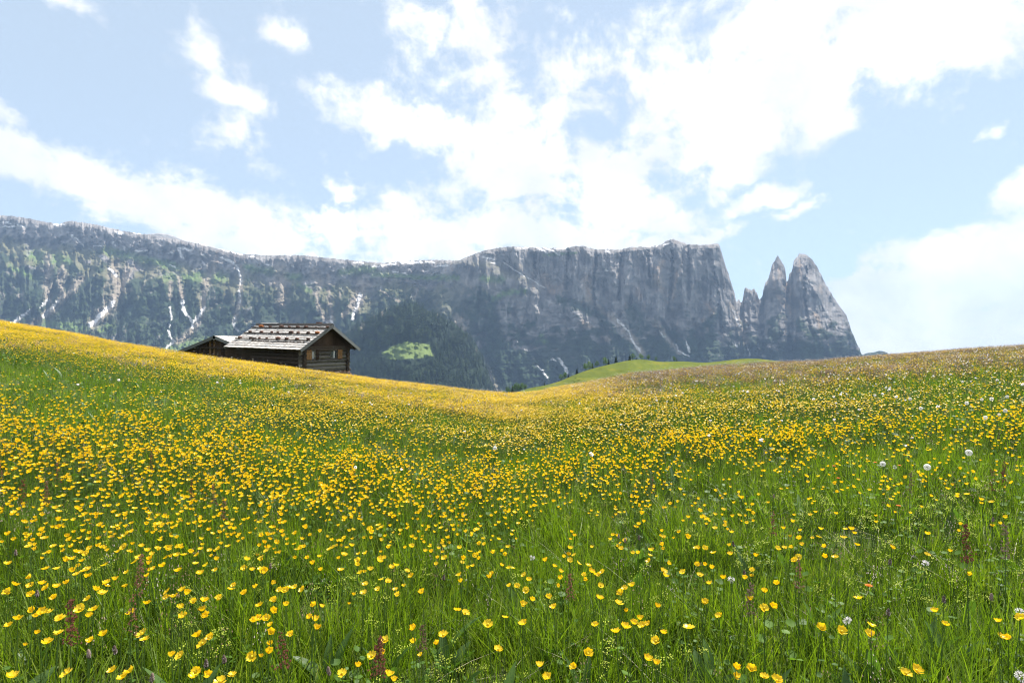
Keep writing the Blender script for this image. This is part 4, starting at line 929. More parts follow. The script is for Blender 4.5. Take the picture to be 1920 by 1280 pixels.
# ---------------- densities over the meadow (looked up from where a spot appears in the photograph)
DXs = np.array([0,240,480,720,960,1200,1440,1680,1920.])
DYs = np.array([600,650,680,710,740,770,800,850,900,950,1000,1100,1280.])
DYT = np.array([600,635,655,675,695,712,725,740,770,800,850,900,950,1000,1100,1280.])
DT = np.array([[1,1,1,1,.7,.06,.06,.08,.09],[.9,1,1,1,.7,.06,.07,.10,.11],[.10,1,1,1,.7,.06,.08,.13,.13],[.08,.28,1,1,.7,.07,.11,.17,.16],[.08,.07,.8,.9,.7,.08,.16,.2,.18],[.16,.09,.3,.9,.8,.10,.2,.24,.2],[.3,.12,.2,.85,.85,.2,.28,.28,.24],
 [.45,.3,.4,.85,1,.8,.55,.4,.35],[.65,.55,.65,.8,1,1,.65,.32,.4],[.75,.72,.72,.8,.9,.85,.6,.34,.42],[.85,.8,.65,.68,.74,.62,.42,.3,.36],[.75,.85,.7,.6,.6,.5,.32,.28,.3],[.9,.95,.8,.7,.5,.42,.28,.22,.24],
 [.9,.9,.7,.55,.45,.36,.22,.16,.18],[.8,.7,.45,.36,.36,.34,.18,.09,.08],[.55,.55,.36,.30,.26,.28,.18,.08,.08]])
def bil(T, px, py):
    ix = np.clip(np.interp(px, DXs, np.arange(len(DXs))), 0, len(DXs)-1.001); rows = DYT if T is DT else DYs; iy = np.clip(np.interp(py, rows, np.arange(len(rows))), 0, len(rows)-1.001)
    x0 = ix.astype(int); y0 = iy.astype(int); fx = ix-x0; fy = iy-y0
    return (T[y0, x0]*(1-fx)+T[y0, x0+1]*fx)*(1-fy)+(T[y0+1, x0]*(1-fx)+T[y0+1, x0+1]*fx)*fy
def region(y0, y1, dens, seed, margin=1.08, xm=2.2):
    """uniform random spots on the meadow between two distances, over the width a viewer sees (plus a margin)"""
    rs = np.random.RandomState(seed); area = (y1*y1-y0*y0)*.9*margin+2*xm*(y1-y0); n = int(area*dens)
    y = np.sqrt(rs.rand(n)*(y1*y1-y0*y0)+y0*y0); x = (rs.rand(n)*2-1)*(.9*margin*y+xm); return x, y, rs
def keep(x, y, z, h, rs, T, pk, noise=True, cl=.9):
    px = 960+F*x/np.maximum(y, .3); py = 640-F*(z+h)/np.maximum(y, .3)
    d = bil(T, px, py)
    if noise:
        k = 1+1.5*fbm(x/.55, y/.55, 3, 77)+1.3*fbm(x/2.5, y/2.5, 2, 78)+.9*fbm(x/8., y/5., 2, 79); d = d*np.clip(k, .05, 2.4)
    return rs.rand(len(x)) < d*pk
def crest(x, y):   # leave out what stands well beyond the crest
    px = 960+F*x/np.maximum(y, .3); yc = np.interp(px, YCX, YCV); return y < yc+5
def rots(n, rs, tilt=.12): return np.stack([rs.randn(n)*tilt, rs.randn(n)*tilt, rs.rand(n)*6.283], 1)
# hut footprints stay clear of plants
def clearhut(x, y):
    a = RAD(60); dx, dy = x+15.43, y-42.; lx = dx*math.cos(a)+dy*math.sin(a); ly = -dx*math.sin(a)+dy*math.cos(a)
    return ~((lx > -.35) & (lx < 4.6) & (ly > -.4) & (ly < 8.2))
def cat_(*a): return [np.concatenate(q) for q in zip(*a)]
def layer(y0, y1, dens, seed, i0, i1, s0, s1, T=None, pk=1, h=.3, tilt=.12, noise=True, xm=2.2, patch=False):
    x, y, rs = region(y0, y1, dens, seed, xm=xm); z = ground(x, y); k = crest(x, y) & clearhut(x, y)
    if T is not None: k &= keep(x, y, z, h, rs, T, pk, noise)
    if patch: k &= rs.rand(len(x)) < .62+.9*fbm(x/.35, y/.35, 3, 91)+.5*fbm(x/1.5, y/1.5, 2, 92)
    x, y, z = x[k], y[k], z[k]; n = len(x)
    if patch:
        hs = np.clip(.9+.55*fbm(x/.5, y/.5, 3, 93)+.35*fbm(x/2.2, y/2.2, 2, 94), .5, 1.25); 
        return np.stack([x, y, z-.01], 1), rots(n, rs, .2), rs.uniform(s0, s1, n)*hs, rs.randint(i0, i1, n)
    return np.stack([x, y, z-.01], 1), rots(n, rs, tilt), rs.uniform(s0, s1, n), rs.randint(i0, i1, n)
a = cat_(layer(.35, 3.2, 520, 1, 0, 9, .8, 1.15, xm=2.6, patch=True), layer(3.2, 7, 280, 2, 0, 9, .85, 1.2, patch=True), layer(7, 19, 50, 3, 9, 15, .7, 1.0, patch=True), layer(19, 58, 12, 4, 15, 21, .6, .86))
scatter('meadow_grass', a[0], a[1], a[2], a[3], g_near+g_mid+g_far, 'thick green grass of the alpine meadow', 'grass')
a = cat_(layer(.35, 5, 34, 5, 0, 3, .7, 1.2, xm=2.6), layer(5, 14, 8, 6, 0, 3, 1.0, 1.6))
scatter('meadow_herbs', a[0], a[1], a[2], a[3], g_herb, 'small rounded clover-like leaves low among the meadow grass', 'ground cover')
TM = np.array([[.1]*9]*9+[[.1,.1,.1,.1,.2,.3,.5,.7,.9],[.15,.1,.15,.15,.3,.4,.7,1,1],[.2,.1,.3,.3,.6,.7,.8,.8,.7],[.1,.1,.3,.4,.6,.7,.4,.4,.3]])
a = layer(.35, 8, 60, 7, 0, 4, .8, 1.2, TM, 1, .25)
scatter('mantle_flowers', a[0], a[1], a[2], a[3], g_mantle, 'tiny yellow-green flower clusters between the grass blades', 'wildflowers')
# brown and pinkish seed heads: a haze over the right slope and along the crests
TP = np.array([[.25,.25,.3,.4,.3,1,1,.8,.8],[.25,.25,.3,.4,.3,1,.9,.7,.7],[.2,.25,.3,.35,.3,1,.8,.6,.7],[.15,.2,.25,.25,.2,.9,.6,.5,.6],[.2,.2,.4,.4,.35,.5,.5,.45,.5],[.25,.25,.4,.5,.35,.3,.4,.4,.45],[.35,.35,.4,.5,.4,.3,.35,.4,.45],
 [.45,.45,.3,.45,.4,.25,.3,.35,.5],[.3,.3,.2,.25,.2,.15,.2,.3,.5],[.3,.3,.2,.2,.2,.2,.3,.4,.6],[.25,.25,.16,.18,.18,.22,.35,.5,.6],[.2,.18,.16,.16,.18,.22,.35,.6,.6],[.15,.15,.12,.14,.14,.18,.25,.5,.5]])
a = cat_(layer(.5, 5, 60, 8, 0, 6, .85, 1.1, TP, 1, .3), layer(5, 14, 44, 9, 0, 6, .85, 1.1, TP, 1, .35), layer(14, 58, 9., 10, 6, 10, .8, 1.05, TP, 1, .35))
scatter('grass_seed_heads', a[0], a[1], a[2], a[3], g_pan+g_panfar, 'brown and pale pink seed heads standing over the meadow grass', 'grass')
TW = np.array([[.1,.1,.1,.15,.2,.8,.9,1,1],[.1,.1,.15,.2,.3,1,1,1,1],[.05,.1,.2,.3,.4,1,.9,.8,.8],[.05,.05,.15,.2,.6,1,.7,.7,.6],[.1,.05,.1,.2,.5,.6,.5,.5,.5],[.2,.1,.1,.2,.2,.3,.4,.4,.4],[.2,.2,.1,.3,.2,.2,.2,.3,.3],[.15,.15,.05,.3,.4,.1,.1,.2,.3],
 [.05,.05,.05,.1,.1,.05,.05,.15,.2],[.03]*9,[.03]*9,[.03]*9,[.03]*9])
a = layer(3.6, 58, 4.2, 12, 0, 3, .9, 1.7, TW, 1, .35)
scatter('white_flowers', a[0], a[1], a[2], a[3], white, 'small white blossoms sprinkled over the meadow, thickest on the right slope', 'wildflowers')

# ---------------- buttercups: the ones that show largest, one by one
A_ = [(58,230),(215,100),(155,0),(290,20),(290,40),(400,95),(465,105),(535,100),(340,145),(655,38),(655,68),(735,98),(670,118),(865,75),(930,100),(880,140),(570,145),(650,158),(500,210),(540,190),(615,205),(340,265),(423,268),(230,330),(785,235),(625,280),(655,265),(655,330),(570,305),(950,295),(1145,265),(1060,95),(1100,130),(1140,155),(1190,130),(1255,118),(1300,85),(1330,45),(1245,178),(1320,170),(1375,158),(1040,185),(1015,208),(1125,192),(1480,92),(1430,55),(1570,125),(1640,65),(1720,25),(1868,80),(1480,160),(1430,143),(1620,200),(1845,200),(1545,238),(1465,228),(1500,298),(1610,278),(1830,270),(1890,280),(1335,285),(310,380),(225,400),(110,395),(60,448),(230,465),(408,482),(420,410),(495,385),(350,418),(795,375),(795,400),(710,428),(768,452),(937,395),(660,492),(1255,440),(1245,480),(1300,480),(1368,425),(1395,460),(1450,512),(1530,515),(1750,390),(1730,425),(1835,452),(1910,405),(1640,485),(1095,535),(985,602),(245,578),(310,605),(375,585),(705,582),(600,568),(665,632),(450,648),(130,650),(65,698),(437,750),(775,762),(1068,758),(1085,800),(1370,620),(1520,578),(1535,620),(1350,560),(1905,662),(1485,770),(1580,788),(1520,822),(350,832),(1283,932),(1350,918),(1890,925),(845,1038),(1470,1050),(1440,1085),(1558,1075),(85,1085),(925,1088),(980,1050),(1740,1078),(1650,1110),(500,1065)]
B_ = [(280,50),(165,75),(200,70),(585,25),(722,88),(552,120),(82,125),(40,185),(387,188),(475,178),(622,190),(660,160),(770,155),(820,155),(765,203),(932,190),(958,180),(930,212),(960,65),(1195,50),(1165,100),(1308,50),(1250,75),(1395,42),(1355,90),(1410,98),(1270,135),(1525,112),(1605,132),(1635,165),(1780,145),(1850,130),(1868,162),(40,275),(45,292),(635,278),(785,295),(852,268),(1022,262),(1045,245),(1132,285),(1168,322),(1350,230),(1415,190),(1550,190),(1545,215),(1590,258),(1625,245),(1670,192),(1842,238),(1895,258),(1770,302),(1752,338),(1525,315),(1535,365),(938,345),(990,360),(912,420),(818,378),(807,445),(1045,420),(1062,465),(1245,450),(178,422),(215,428),(250,402),(288,408),(353,422),(1905,392),(30,545),(135,500),(222,535),(122,585),(435,535),(75,640),(15,655),(105,698),(115,745),(260,768),(400,635),(440,660),(450,720),(1182,715),(965,800),(1360,830),(1405,765),(1510,575),(1570,600),(1740,680),(1870,628),(95,895),(870,915),(940,903),(762,995),(645,1062)]
C_ = [(350,12),(415,28),(890,35),(775,35),(920,90),(818,120),(945,148),(1045,132),(1035,162),(1030,210),(15,95),(435,115),(425,162),(468,162),(435,198),(390,178),(255,208),(318,245),(363,282),(497,222),(572,240),(592,290),(623,305),(655,315),(683,295),(540,315),(553,352),(360,342),(665,395),(342,398),(90,310),(125,350),(105,420),(38,402),(5,258),(275,485),(150,508),(312,560),(82,542),(655,495),(848,412),(820,448),(900,390),(800,522),(1135,285),(1150,325),(1168,230),(1288,292),(1388,235),(1410,310),(1445,238),(1500,260),(1385,110),(1450,115),(1308,92),(1513,145),(1622,35),(1640,162),(1828,172),(1802,282),(1482,375),(1585,335),(1750,342),(1895,442),(1790,500),(1890,562),(1447,518),(1090,560),(858,582),(85,688),(625,695),(850,712),(915,680),(980,700),(1018,685),(782,748),(1138,745),(1083,808),(1328,705),(1555,618),(568,905),(465,1003),(262,1095),(1018,940),(1083,990),(1800,1022),(1682,1025),(1685,1090),(1895,1090)]
D_ = [(72,115),(225,82),(338,40),(428,100),(450,75),(572,68),(680,32),(805,40),(1142,43),(1260,85),(1468,80),(232,178),(203,210),(428,180),(505,175),(1518,312),(65,382),(40,558),(678,490),(1255,583),(403,715),(553,745),(775,688),(765,760),(1733,665),(1330,690),(1745,775),(1808,795),(1900,640),(1035,1050),(1110,1035),(65,1105)]
spots = []
for lst, ox in ((A_, 0), (B_, 480), (C_, 960), (D_, 1440)): spots += [(ox+a/4, 1000+b/4) for a, b in lst]
br = random.Random(31)
# a smaller first rank from the left side of the meadow fills the three hundred
spots.sort(key=lambda q: -q[1]); extra = spots[300:]; spots = spots[:300]
forms = [('wide open', .42), ('cupped', .74), ('half closed', 1.05)]
PM = {}
for nm, cup in forms: PM[nm] = petal_mesh(.0137, cup, .98, M['petal'])
cmb = MB(); ball(cmb, (0, 0, .003), .0037, 8, 3, .7); CM = cmb.mesh('stamens', M['pcore'], True)
corol = {}
for nm, cup in forms:
    mb = MB()
    for k in range(5):
        v, f = petal_vs(.0137*br.uniform(.92, 1.06), cup*br.uniform(.8, 1.2), 1.0); mb.add([rotv(q, 2*math.pi*k/5) for q in v], f)
    corol[nm] = mb.mesh('corolla', M['petal'], True)
stemM = []
for k in range(5):
    mb = MB(); a, b = br.uniform(-.03, .03), br.uniform(-.03, .03)
    mb.tube([(0, 0, 0), (a*.4, b*.4, -.12), (a, b, -.27), (a*1.2, b*1.2, -.42)], [.001, .0012, .0014, .0016], 5, False); stemM.append(mb.mesh('stem', M['stem'], True))
NFULL = 130
done = []
for i, (px, py) in enumerate(spots):
    hh_ = HF+br.uniform(-.04, .05); x, y, zg = place(px, py, hh_)
    done.append((x, y)); nm, cup = br.choices(forms, [3, 5, 2])[0]
    o = empty('buttercup', (x, y, zg+hh_-.003)); sc = br.uniform(.82, 1.15)*(1.08 if py > 1110 else 1); o.scale = (sc, sc, sc)
    tl = (br.gauss(0, .28), br.gauss(-.05, .28)); 
    hd = (tl[0]+.12, tl[1], br.random()*6.28)
    Rm = Matrix.Rotation(hd[1], 4, 'Y') @ Matrix.Rotation(hd[0], 4, 'X') @ Matrix.Rotation(hd[2], 4, 'Z')
    if i < NFULL:
        for k in range(5):
            p_ = inst('petal', PM[nm], o); p_.matrix_local = Rm @ Matrix.Rotation(2*math.pi*k/5+br.uniform(-.07, .07), 4, 'Z') @ Matrix.Rotation(br.uniform(-.28, .22), 4, 'Y')
    else:
        p_ = inst('corolla', corol[nm], o); p_.matrix_local = Rm
    p_ = inst('flower_centre', CM, o); p_.matrix_local = Rm
    inst('stem', stemM[i % 5], o)
    ci = int(np.clip(px/1920*9, 0, 8)); side_ = ['at the left edge', 'far left', 'left', 'left of the centre', 'in the centre', 'right of the centre', 'right', 'far right', 'at the right edge'][ci]
    rank = 'lowest' if py > 1225 else 'second lowest' if py > 1170 else 'third lowest' if py > 1125 else 'fourth lowest' if py > 1085 else 'fifth lowest' if py > 1055 else 'upper'
    tag(o, f'{nm} yellow buttercup {side_}, in the {rank} near row', 'flower', f'{nm} buttercups {side_} in the {rank} row')
done = np.array(done)
# ---------------- and all the others as one mass
def nearfront(x, y):
    px = 960+F*x/y; py = 640-F*(ground(x, y)+HF)/y
    return (py > 1012.000000) & (px > -20) & (px < 1940)
PK = 245.
bx = []
for y0, y1, dens, seed, i0, i1, h in ((.8, 6.5, PK, 21, 0, 7, HF), (6.5, 15, PK*1.0, 22, 7, 13, HF), (15, 50, PK/7.5, 23, 13, 19, HF)):
    P_, R_, S_, I_ = layer(y0, y1, dens*1.35, seed, i0, i1, .82, 1.12, DT, 1/1.35, h, .10)
    if y0 < 1:
        k = ~nearfront(P_[:, 0], P_[:, 1])
        rs = np.random.RandomState(9); k |= rs.rand(len(k)) < .12
        P_, R_, S_, I_ = P_[k], R_[k], S_[k], I_[k]
    bx.append((P_, R_, S_, I_))
ex = [place(px, py, HF) for px, py in extra]; rs = np.random.RandomState(5); n = len(ex)
bx.append((np.array(ex), rots(n, rs), rs.uniform(.85, 1.1, n), rs.randint(0, 7, n)))
a = cat_(*bx)
scatter('buttercup_mass', a[0], a[1], a[2], a[3], near_fl+mid_fl+far_fl, 'countless yellow buttercups carpeting the meadow up to the crest', 'wildflowers')
print('COUNTS', [len(q[0]) for q in bx])

# ---------------- dandelion clocks
fa, fb = fluffball()
FA, FB = fa.mesh('seed_head', M['fluff']), fb.mesh('seed_core', M['fluffcore'], True)
CL = [(1507,835,1.25,'largest dandelion clock, alone in the grass on the right'),(1195,945,1.15,'dandelion clock with a brown core, lower left of the largest one'),(862,920,1.0,'dandelion clock left of the brown-cored one, amid buttercups'),(1678,432,1,'round white dandelion clock high on the right slope, left of a paler one'),
 (1492,463,.95,'flat white dandelion clock left of the round one high on the right slope'),(1795,415,.9,'pale dandelion clock near the right edge, upper of the group'),(1780,520,1.1,'bright dandelion clock near the right edge below the pale one'),(1632,570,1.05,'dandelion clock at the lower left end of the right edge group'),
 (1735,548,.8,'half hidden dandelion clock between two brighter ones at right'),(1067,432,1,'white dandelion clock with a dark core in the middle of the right slope'),(1147,502,.9,'dandelion clock just below the dark-cored one on the right slope'),(803,405,.9,'lone dandelion clock left of the dark-cored one'),
 (885,348,.95,'left one of two touching dandelion clocks'),(915,348,.85,'right one of two touching dandelion clocks'),(825,203,.9,'small far dandelion clock under the right skyline, leftmost'),(1155,203,.9,'small far dandelion clock under the right skyline, in the middle'),
 (1370,248,.95,'small far dandelion clock, left of a matching pair on the upper right slope'),(1465,246,.9,'small far dandelion clock, right of a matching pair on the upper right slope'),(1025,268,.9,'far dandelion clock above the touching pair'),(418,302,1,'far dandelion clock at the left end of the right slope'),(1605,435,.8,'faint dandelion clock left of the round white one'),(1460,303,.9,'far dandelion clock in brown grass below the matching pair'),(540,332,.8,'tiny dandelion clock lower right of the left end one')]
CL = [(1440+a/4, 640+b/4, c, d) for a, b, c, d in CL]+[(928, 840, 1.1, 'lone dandelion clock in the middle of the buttercup field')]
for k, (px, py, sc, lab) in enumerate(CL):
    h = .40; x, y, zg = place(px, py, h); o = empty('dandelion_clock', (x, y, zg+h)); s_ = sc*(1.0 if y < 6 else 1.25); s_ *= 1.0 if y > 3 else .95
    hd = inst('seed_head', FA, o, scale=(s_,)*3); inst('seed_core', FB, o, scale=(s_,)*3)
    mb = MB(); mb.tube([(0, 0, -.01), (.005, 0, -h*.5), (.012, .005, -h-.02)], [.0014, .0016, .0018], 5, False); mb.build('stem', M['stem'], o)
    tag(o, lab, 'dandelion', 'dandelion clocks in the meadow')
# ---------------- white clover, hawkweed
def clover(px, py, lab, h=.3):
    x, y, zg = place(px, py, h); o = empty('white_clover', (x, y, zg+h)); mb = MB(); rs = random.Random(px)
    for q in range(38):
        d = Vector((rs.gauss(0, 1), rs.gauss(0, 1), rs.gauss(.35, 1))).normalized(); c = d*.0065; t_ = d.orthogonal().normalized()*.0016; b_ = d.cross(t_)
        mb.add([c-t_*.6, c+t_*.6, c+d*.007+t_+b_, c+d*.007-t_-b_], [(0, 1, 2, 3)])
    mb.build('flower_head', M['clover'], o)
    mb = MB(); mb.tube([(0, 0, -.004), (.004, .004, -h*.5), (0, .01, -h)], .0012, 5, False); mb.build('stem', M['stem'], o); tag(o, lab, 'clover', 'white clover heads')
clover(1589, 1166, 'white clover head between buttercups in the lower right'); clover(1912, 1150, 'white clover head at the right edge above two buttercups'); clover(1914, 1272, 'white clover head in the bottom right corner')
clover(1735, 1058, 'pale pink-white clover head in the upper part of the lower right quarter'); clover(998, 1046, 'small grey-white clover head on a long leaning stalk near the middle'); clover(1678, 876, 'small white clover beside an orange hawkweed'); clover(1371, 1088, 'ragged cream clover head right of the middle, below a dark plantain')
def hawk(px, py, lab, h=.34):
    x, y, zg = place(px, py, h); o = empty('orange_hawkweed', (x, y, zg+h)); mb = MB(); rs = random.Random(px)
    for ring, (n, R, cup) in enumerate(((16, .0125, .2), (12, .009, .6))):
        for k in range(n):
            a = 2*math.pi*(k+rs.random()*.4)/n; d = Vector((math.cos(a)*math.cos(cup), math.sin(a)*math.cos(cup), math.sin(cup)))*R; s_ = Vector((-math.sin(a), math.cos(a), 0))*.0013
            mb.add([-s_*.4, s_*.4, d+s_, d-s_], [(0, 1, 2, 3)])
    mb.build('petals', M['orange'], o)
    mb = MB(); mb.tube([(0, 0, 0), (.004, 0, -h*.5), (0, 0, -h)], .0012, 5, False); mb.build('stem', M['stem'], o); tag(o, lab, 'hawkweed', 'orange hawkweeds')
for q in ((1629, 1100, 'orange hawkweed flower low in the right part of the meadow, the nearest of its kind'), (1687, 873, 'bright orange hawkweed between two dandelion clocks'), (1572, 897, 'orange hawkweed lower left of the dandelion clocks'), (1564, 874, 'amber hawkweed above another orange one'), (1641, 867, 'small reddish orange hawkweed left of a dandelion clock'), (1685, 949, 'orange hawkweed beside buttercups below the dandelion clocks'), (1806, 686, 'far orange hawkweed just under the right skyline')): hawk(*q)
# ---------------- sorrel spikes and plantain heads
def sorrel(px, py, lab, top=.46, dens=60, grey=False):
    x, y, zg = place(px, py, top-.06); o = empty('sorrel_plant' if not grey else 'meadow_grass_panicle', (x, y, zg)); mb = MB(); rs = random.Random(int(px*7)); w = rs.uniform(-.03, .03)
    for q in range(dens):
        f = rs.uniform(.76, 1.0); arm = rs.choice([0, 0, .016, -.014, .02]) * (1-f)*4; sp = .0035+.006*(1-f)
        c = Vector((w*f+arm+rs.gauss(0, sp), rs.gauss(0, sp), top*f)); s_ = rs.uniform(.0022, .0042)
        mb.add([c+Vector(v)*s_ for v in ((1, 0, 0), (-.5, .87, 0), (-.5, -.87, 0), (0, 0, 1.2), (0, 0, -1))], [(0, 1, 3), (1, 2, 3), (2, 0, 3), (1, 0, 4), (2, 1, 4), (0, 2, 4)])
    mb.build('seed_spike', M['sorrel'] if not grey else M['seed'], o)
    mb = MB(); mb.tube([(0, 0, -.02), (w*.5, 0, top*.5), (w, 0, top)], [.002, .0016, .0008], 5, False); mb.build('stem', M['stem'], o)
    tag(o, lab, 'sorrel' if not grey else 'grass', 'reddish sorrel spikes' if not grey else 'tall purplish grass panicles')
SO = [(134,1172,'pinkish brown sorrel spike near the lower left corner, the thickest on the left',.5,120),(252,1072,'thin brown sorrel spike behind buttercups on the left',.46,60),(259,1100,'short sorrel spike right below the thin brown one on the left',.42,40),(241,1162,'slender brown sorrel spike left of a pair of buttercups',.44,40),
 (542,1230,'dark red sorrel spike low on the left of the centre',.42,70),(700,1237,'deep red forked sorrel spike beside a buttercup at the bottom',.44,130),(713,1252,'short red sorrel side spike right of the forked one',.38,50),(1062,1107,'loose red sorrel spike in the middle foreground',.42,70),(1820,1015,'tall pinkish sorrel spike on the right, the tallest there',.55,120),(1497,1080,'thin red sorrel spike left of the lower right flowers',.44,50),(1440,985,'dark sorrel spike right of the centre',.46,60),(1217,910,'small red sorrel spike right of the middle of the field',.46,40),
 (3,872,'red sorrel spike cut by the left edge of the picture',.5,90),(279,865,'dark red sorrel spike in dense buttercups on the left',.48,60),(36,925,'brown sorrel spike near the left edge among buttercups',.48,60),(80,927,'dark sorrel spike right of the brown one near the left edge',.48,60),(102,888,'small brown sorrel spike above the dark one at left',.46,40),(354,920,'red sorrel spike left of two matching ones',.47,50),(405,930,'red sorrel spike, left one of a close pair',.47,60),(415,955,'red sorrel spike, lower right one of a close pair',.46,50),(1879,887,'wine red sorrel spike near the right edge',.52,80),(1862,902,'short wine red sorrel spike left of the taller one at right',.48,50),(1030,790,'far sorrel spike over the yellow middle field',.5,40),(904,745,'far sorrel spike on the crest left of the gap',.5,40)]
for q in SO: sorrel(*q)
for q in ((1885,1015,'tall purplish grass panicle at the right edge',.52,90),(1390,1130,'purplish drooping grass panicle right of the centre',.44,90),(778,1210,'dark spreading grass panicle in the bottom middle',.36,60),(1700,905,'brown grass panicle under the dandelion clocks',.5,60)): sorrel(*q, grey=True)
def plantain(px, py, lab, h=.37, R=.0042, Lh=.024):
    x, y, zg = place(px, py, h); o = empty('plantain', (x, y, zg+h)); mb = MB(); n = 7
    rs = random.Random(int(px)); lean = rs.uniform(-.15, .15)
    mb.tube([(lean*z_, 0, z_) for z_ in (-Lh*.5, -Lh*.35, 0, Lh*.35, Lh*.5)], [R*.5, R, R*1.05, R*.85, R*.25], 8); mb.build('flower_head', M['plantain'], o, True)
    mb = MB()
    for q in range(26):
        a = rs.random()*6.28; z_ = rs.uniform(-Lh*.4, Lh*.2); c = Vector((math.cos(a)*R*1.1+lean*z_, math.sin(a)*R*1.1, z_)); mb.box(c, (.0006, .0006, .0009))
    mb.build('anthers', M['pink'], o)
    mb = MB(); mb.tube([(-lean*Lh*.5, 0, -Lh*.5), (-.01, 0, -h*.6), (0, .01, -h)], .0011, 5, False); mb.build('stem', M['stem'], o); tag(o, lab, 'plantain', 'brown plantain heads on bare stems')
for q in ((166,1225,'brown plantain head in the lower left, left of a small one'),(215,1222,'small pale plantain head in the lower left beside a brown one'),(420,1240,'large dark plantain head at the bottom left'),(386,1247,'dark plantain head just left of the large one'),(285,1273,'dark plantain head cut by the bottom edge'),(29,1036,'brown plantain head near the left edge'),(69,1113,'pinkish plantain head between buttercups near the left edge'),(507,1061,'pinkish plantain head left of the centre, standing clear of flowers'),(616,1262,'dark tilted plantain head at the bottom left of the centre'),
 (1396,1075,'plantain head right above a buttercup, right of the centre'),(1859,1120,'tall pinkish plantain head near the right edge'),(1770,1126,'plantain head left of the tall one near the right edge'),(1669,1054,'long pale plantain head in the right part of the meadow'),(1666,1150,'short plantain head in front of a big leaf on the right'),(1172,1014,'long dark plantain head between buttercups in the middle'),(1160,1006,'slim dark plantain head left of the long one in the middle'),(1240,1018,'slanting dark plantain head right of the middle ones'),(1198,1008,'short dark plantain head between the long and the slanting one'),(1375,1021,'small plantain head right of the slanting one'),(832,1083,'small purple plantain head left of the centre pair of flowers'),(1862,975,'plantain head among tall grass at the right edge'),(1451,930,'small plantain head at the left of the right slope foreground')): plantain(*q)
# ---------------- broad-leaved plants
def leafmesh(Lg, wd, bend, mat):
    mb = MB(); n = 8; vs = []
    for i in range(n+1):
        f = i/n; ang = bend*f; r = Lg*(f-.12*bend*f*f)*math.sin(.12+ang*.75); z = Lg*f*math.cos(ang*.55)
        ww = wd*math.sin(math.pi*min(1, f**.75*1.0))**.75*.5 if 0 < f < 1 else .001
        for s in (-1, -.5, 0, .5, 1): vs.append((r-abs(s)*ww*.25, s*ww*(1+.07*math.sin(f*17+s)), z+abs(s)*ww*.35))
    mb.add(vs, [(5*i+j, 5*i+j+1, 5*i+j+6, 5*i+j+5) for i in range(n) for j in range(4)]); return mb.mesh('leaf', mat, True)
LM = [leafmesh(.24, .062, .7, M['dock']), leafmesh(.20, .072, 1.0, M['dock']), leafmesh(.27, .056, .55, M['dock']), leafmesh(.17, .05, 1.3, M['herb']), leafmesh(.15, .07, .8, M['herb'])]
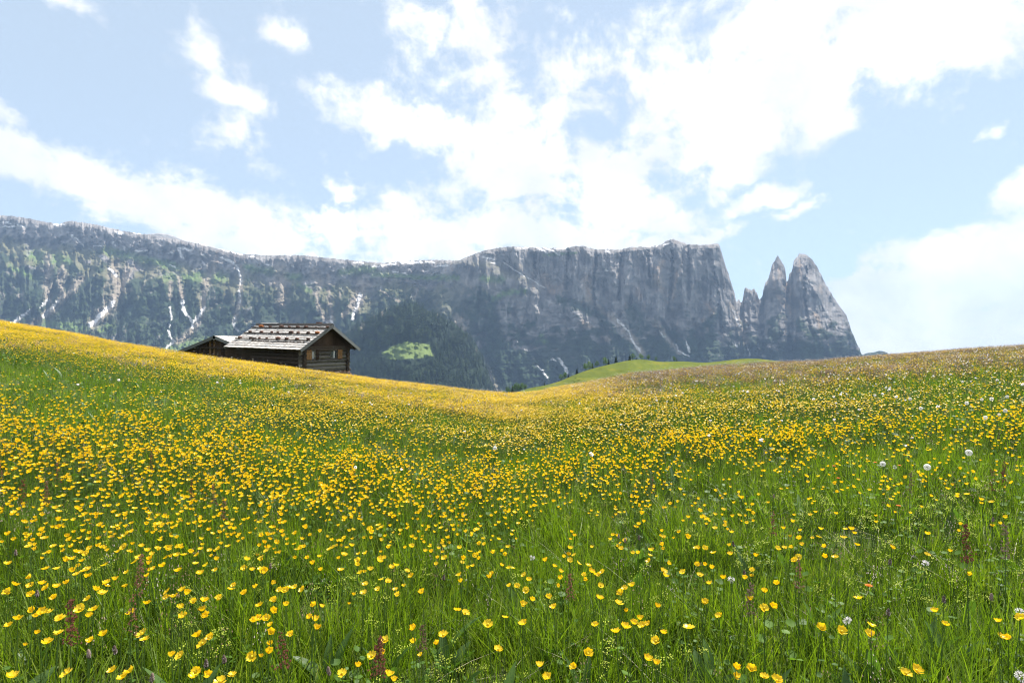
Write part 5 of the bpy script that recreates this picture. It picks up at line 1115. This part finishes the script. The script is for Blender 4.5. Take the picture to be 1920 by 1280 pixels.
BL = [(45,1235,.33,'upright blue-green dock leaves near the bottom left corner'),(347,1185,.34,'grey-green upright dock leaf cluster left of the centre'),(616,1138,.33,'tall narrow pale dock leaf behind the big double buttercup'),(726,1138,.31,'upright dock leaf left of the middle'),(922,1218,.34,'tall pointed blue-green dock leaf in the bottom middle'),(880,1250,.3,'broad dock leaf left of the tall pointed one at the bottom'),
 (1752,1095,.33,'dark leaning dock leaf on the right'),(1797,1108,.33,'arching dock leaf right of the leaning one'),(1625,1150,.28,'wide dock leaf behind the white clover on the right'),(1710,1142,.3,'pair of rounded dock leaves right of the centre of the lower right quarter'),(1535,1075,.3,'upright light green dock leaves on the right third'),(1597,1200,.28,'fresh green dock leaves under the white clover'),(1432,1190,.33,'large arching blue-green dock leaf right of the centre'),(1102,1170,.3,'upright dock leaf left of the four buttercups in the middle'),
 (1110,1240,.26,'low dock leaves under the buttercups at the bottom middle'),(1180,1250,.2,'spreading dock leaves at the bottom right of the middle'),(500,1240,.24,'rounded dock leaves at the bottom left of the centre'),(250,1262,.26,'broad green dock leaves at the bottom left'),(185,1262,.3,'dark dock leaves beside the broad ones at bottom left'),(1660,1260,.22,'large flat dock leaf at the bottom right'),(1740,1262,.24,'pale dock leaves between the bottom right buttercups'),(1870,1190,.26,'dock leaves under the two buttercups at the right edge'),(60,1110,.3,'small dock leaves at the left edge'),(680,985,.3,'dark dock leaves in the sparse patch left of the middle'),(1000,985,.32,'long arching dock leaves near the middle'),(1180,1130,.28,'long dock leaf right of the middle flowers'),(840,1130,.28,'slim dock leaf in the middle'),(1330,1165,.26,'dock leaves among yellow-green flower clusters'),(300,1010,.3,'dock leaves in the left flower field'),(1240,960,.32,'dock leaves standing in the middle right field')]
for k, (px, py, h, lab) in enumerate(BL):
    x, y, zg = place(px, py, h); o = empty('dock_plant', (x, y, zg-.01)); rs = random.Random(900+k); n = rs.choice([3, 4, 5])
    for j in range(n):
        s_ = h/.27*rs.uniform(.55, .8); inst('leaf', LM[rs.choice([0, 1, 2, 2] if k < 14 else [0, 1, 3, 4])], o, (rs.uniform(-.02, .02), rs.uniform(-.02, .02), 0), (rs.uniform(-.1, .1), rs.uniform(-.1, .1), j*2.4+rs.random()*1.6), (s_, s_, s_))
    tag(o, lab, 'plant', 'broad-leaved dock plants in the grass')
a = cat_(layer(.5, 6, 9, 41, 0, 5, .6, 1.0, xm=2.4), layer(6, 18, 3, 42, 0, 5, .9, 1.3))
scatter('broad_leaves', a[0], a[1], a[2], a[3], LM, 'scattered broad green leaves low in the meadow grass', 'ground cover')
a = cat_(layer(.4, 7, 14, 43, 0, 2, .7, 1.1, xm=2.4))
scatter('dry_grass_blades', a[0], a[1], a[2], a[3], [tuft(3, .04, .15, .3, .002, .0035, M['dry'], 4, 1.4), tuft(2, .04, .12, .25, .003, .004, M['dry'], 4, 1.8)], 'pale dry curled grass blades among the green ones', 'grass')

# ================================================================== HAZE
mb = MB(); mb.box((0, 3200, 120), (7600, 4400, 620)); hz = MB()
m, t, out = newmat('haze_air'); pv = N(t, 'ShaderNodeVolumePrincipled')
pv.inputs['Color'].default_value = (.46, .67, 1.0, 1); pv.inputs['Density'].default_value = HAZE = 7.4e-5; pv.inputs['Anisotropy'].default_value = .0
L(t, pv.outputs[0], out.inputs['Volume'])
ho = mb.build('haze', m); tag(ho, 'thin bluish air between the meadow and the far mountains', 'haze', kind='stuff')
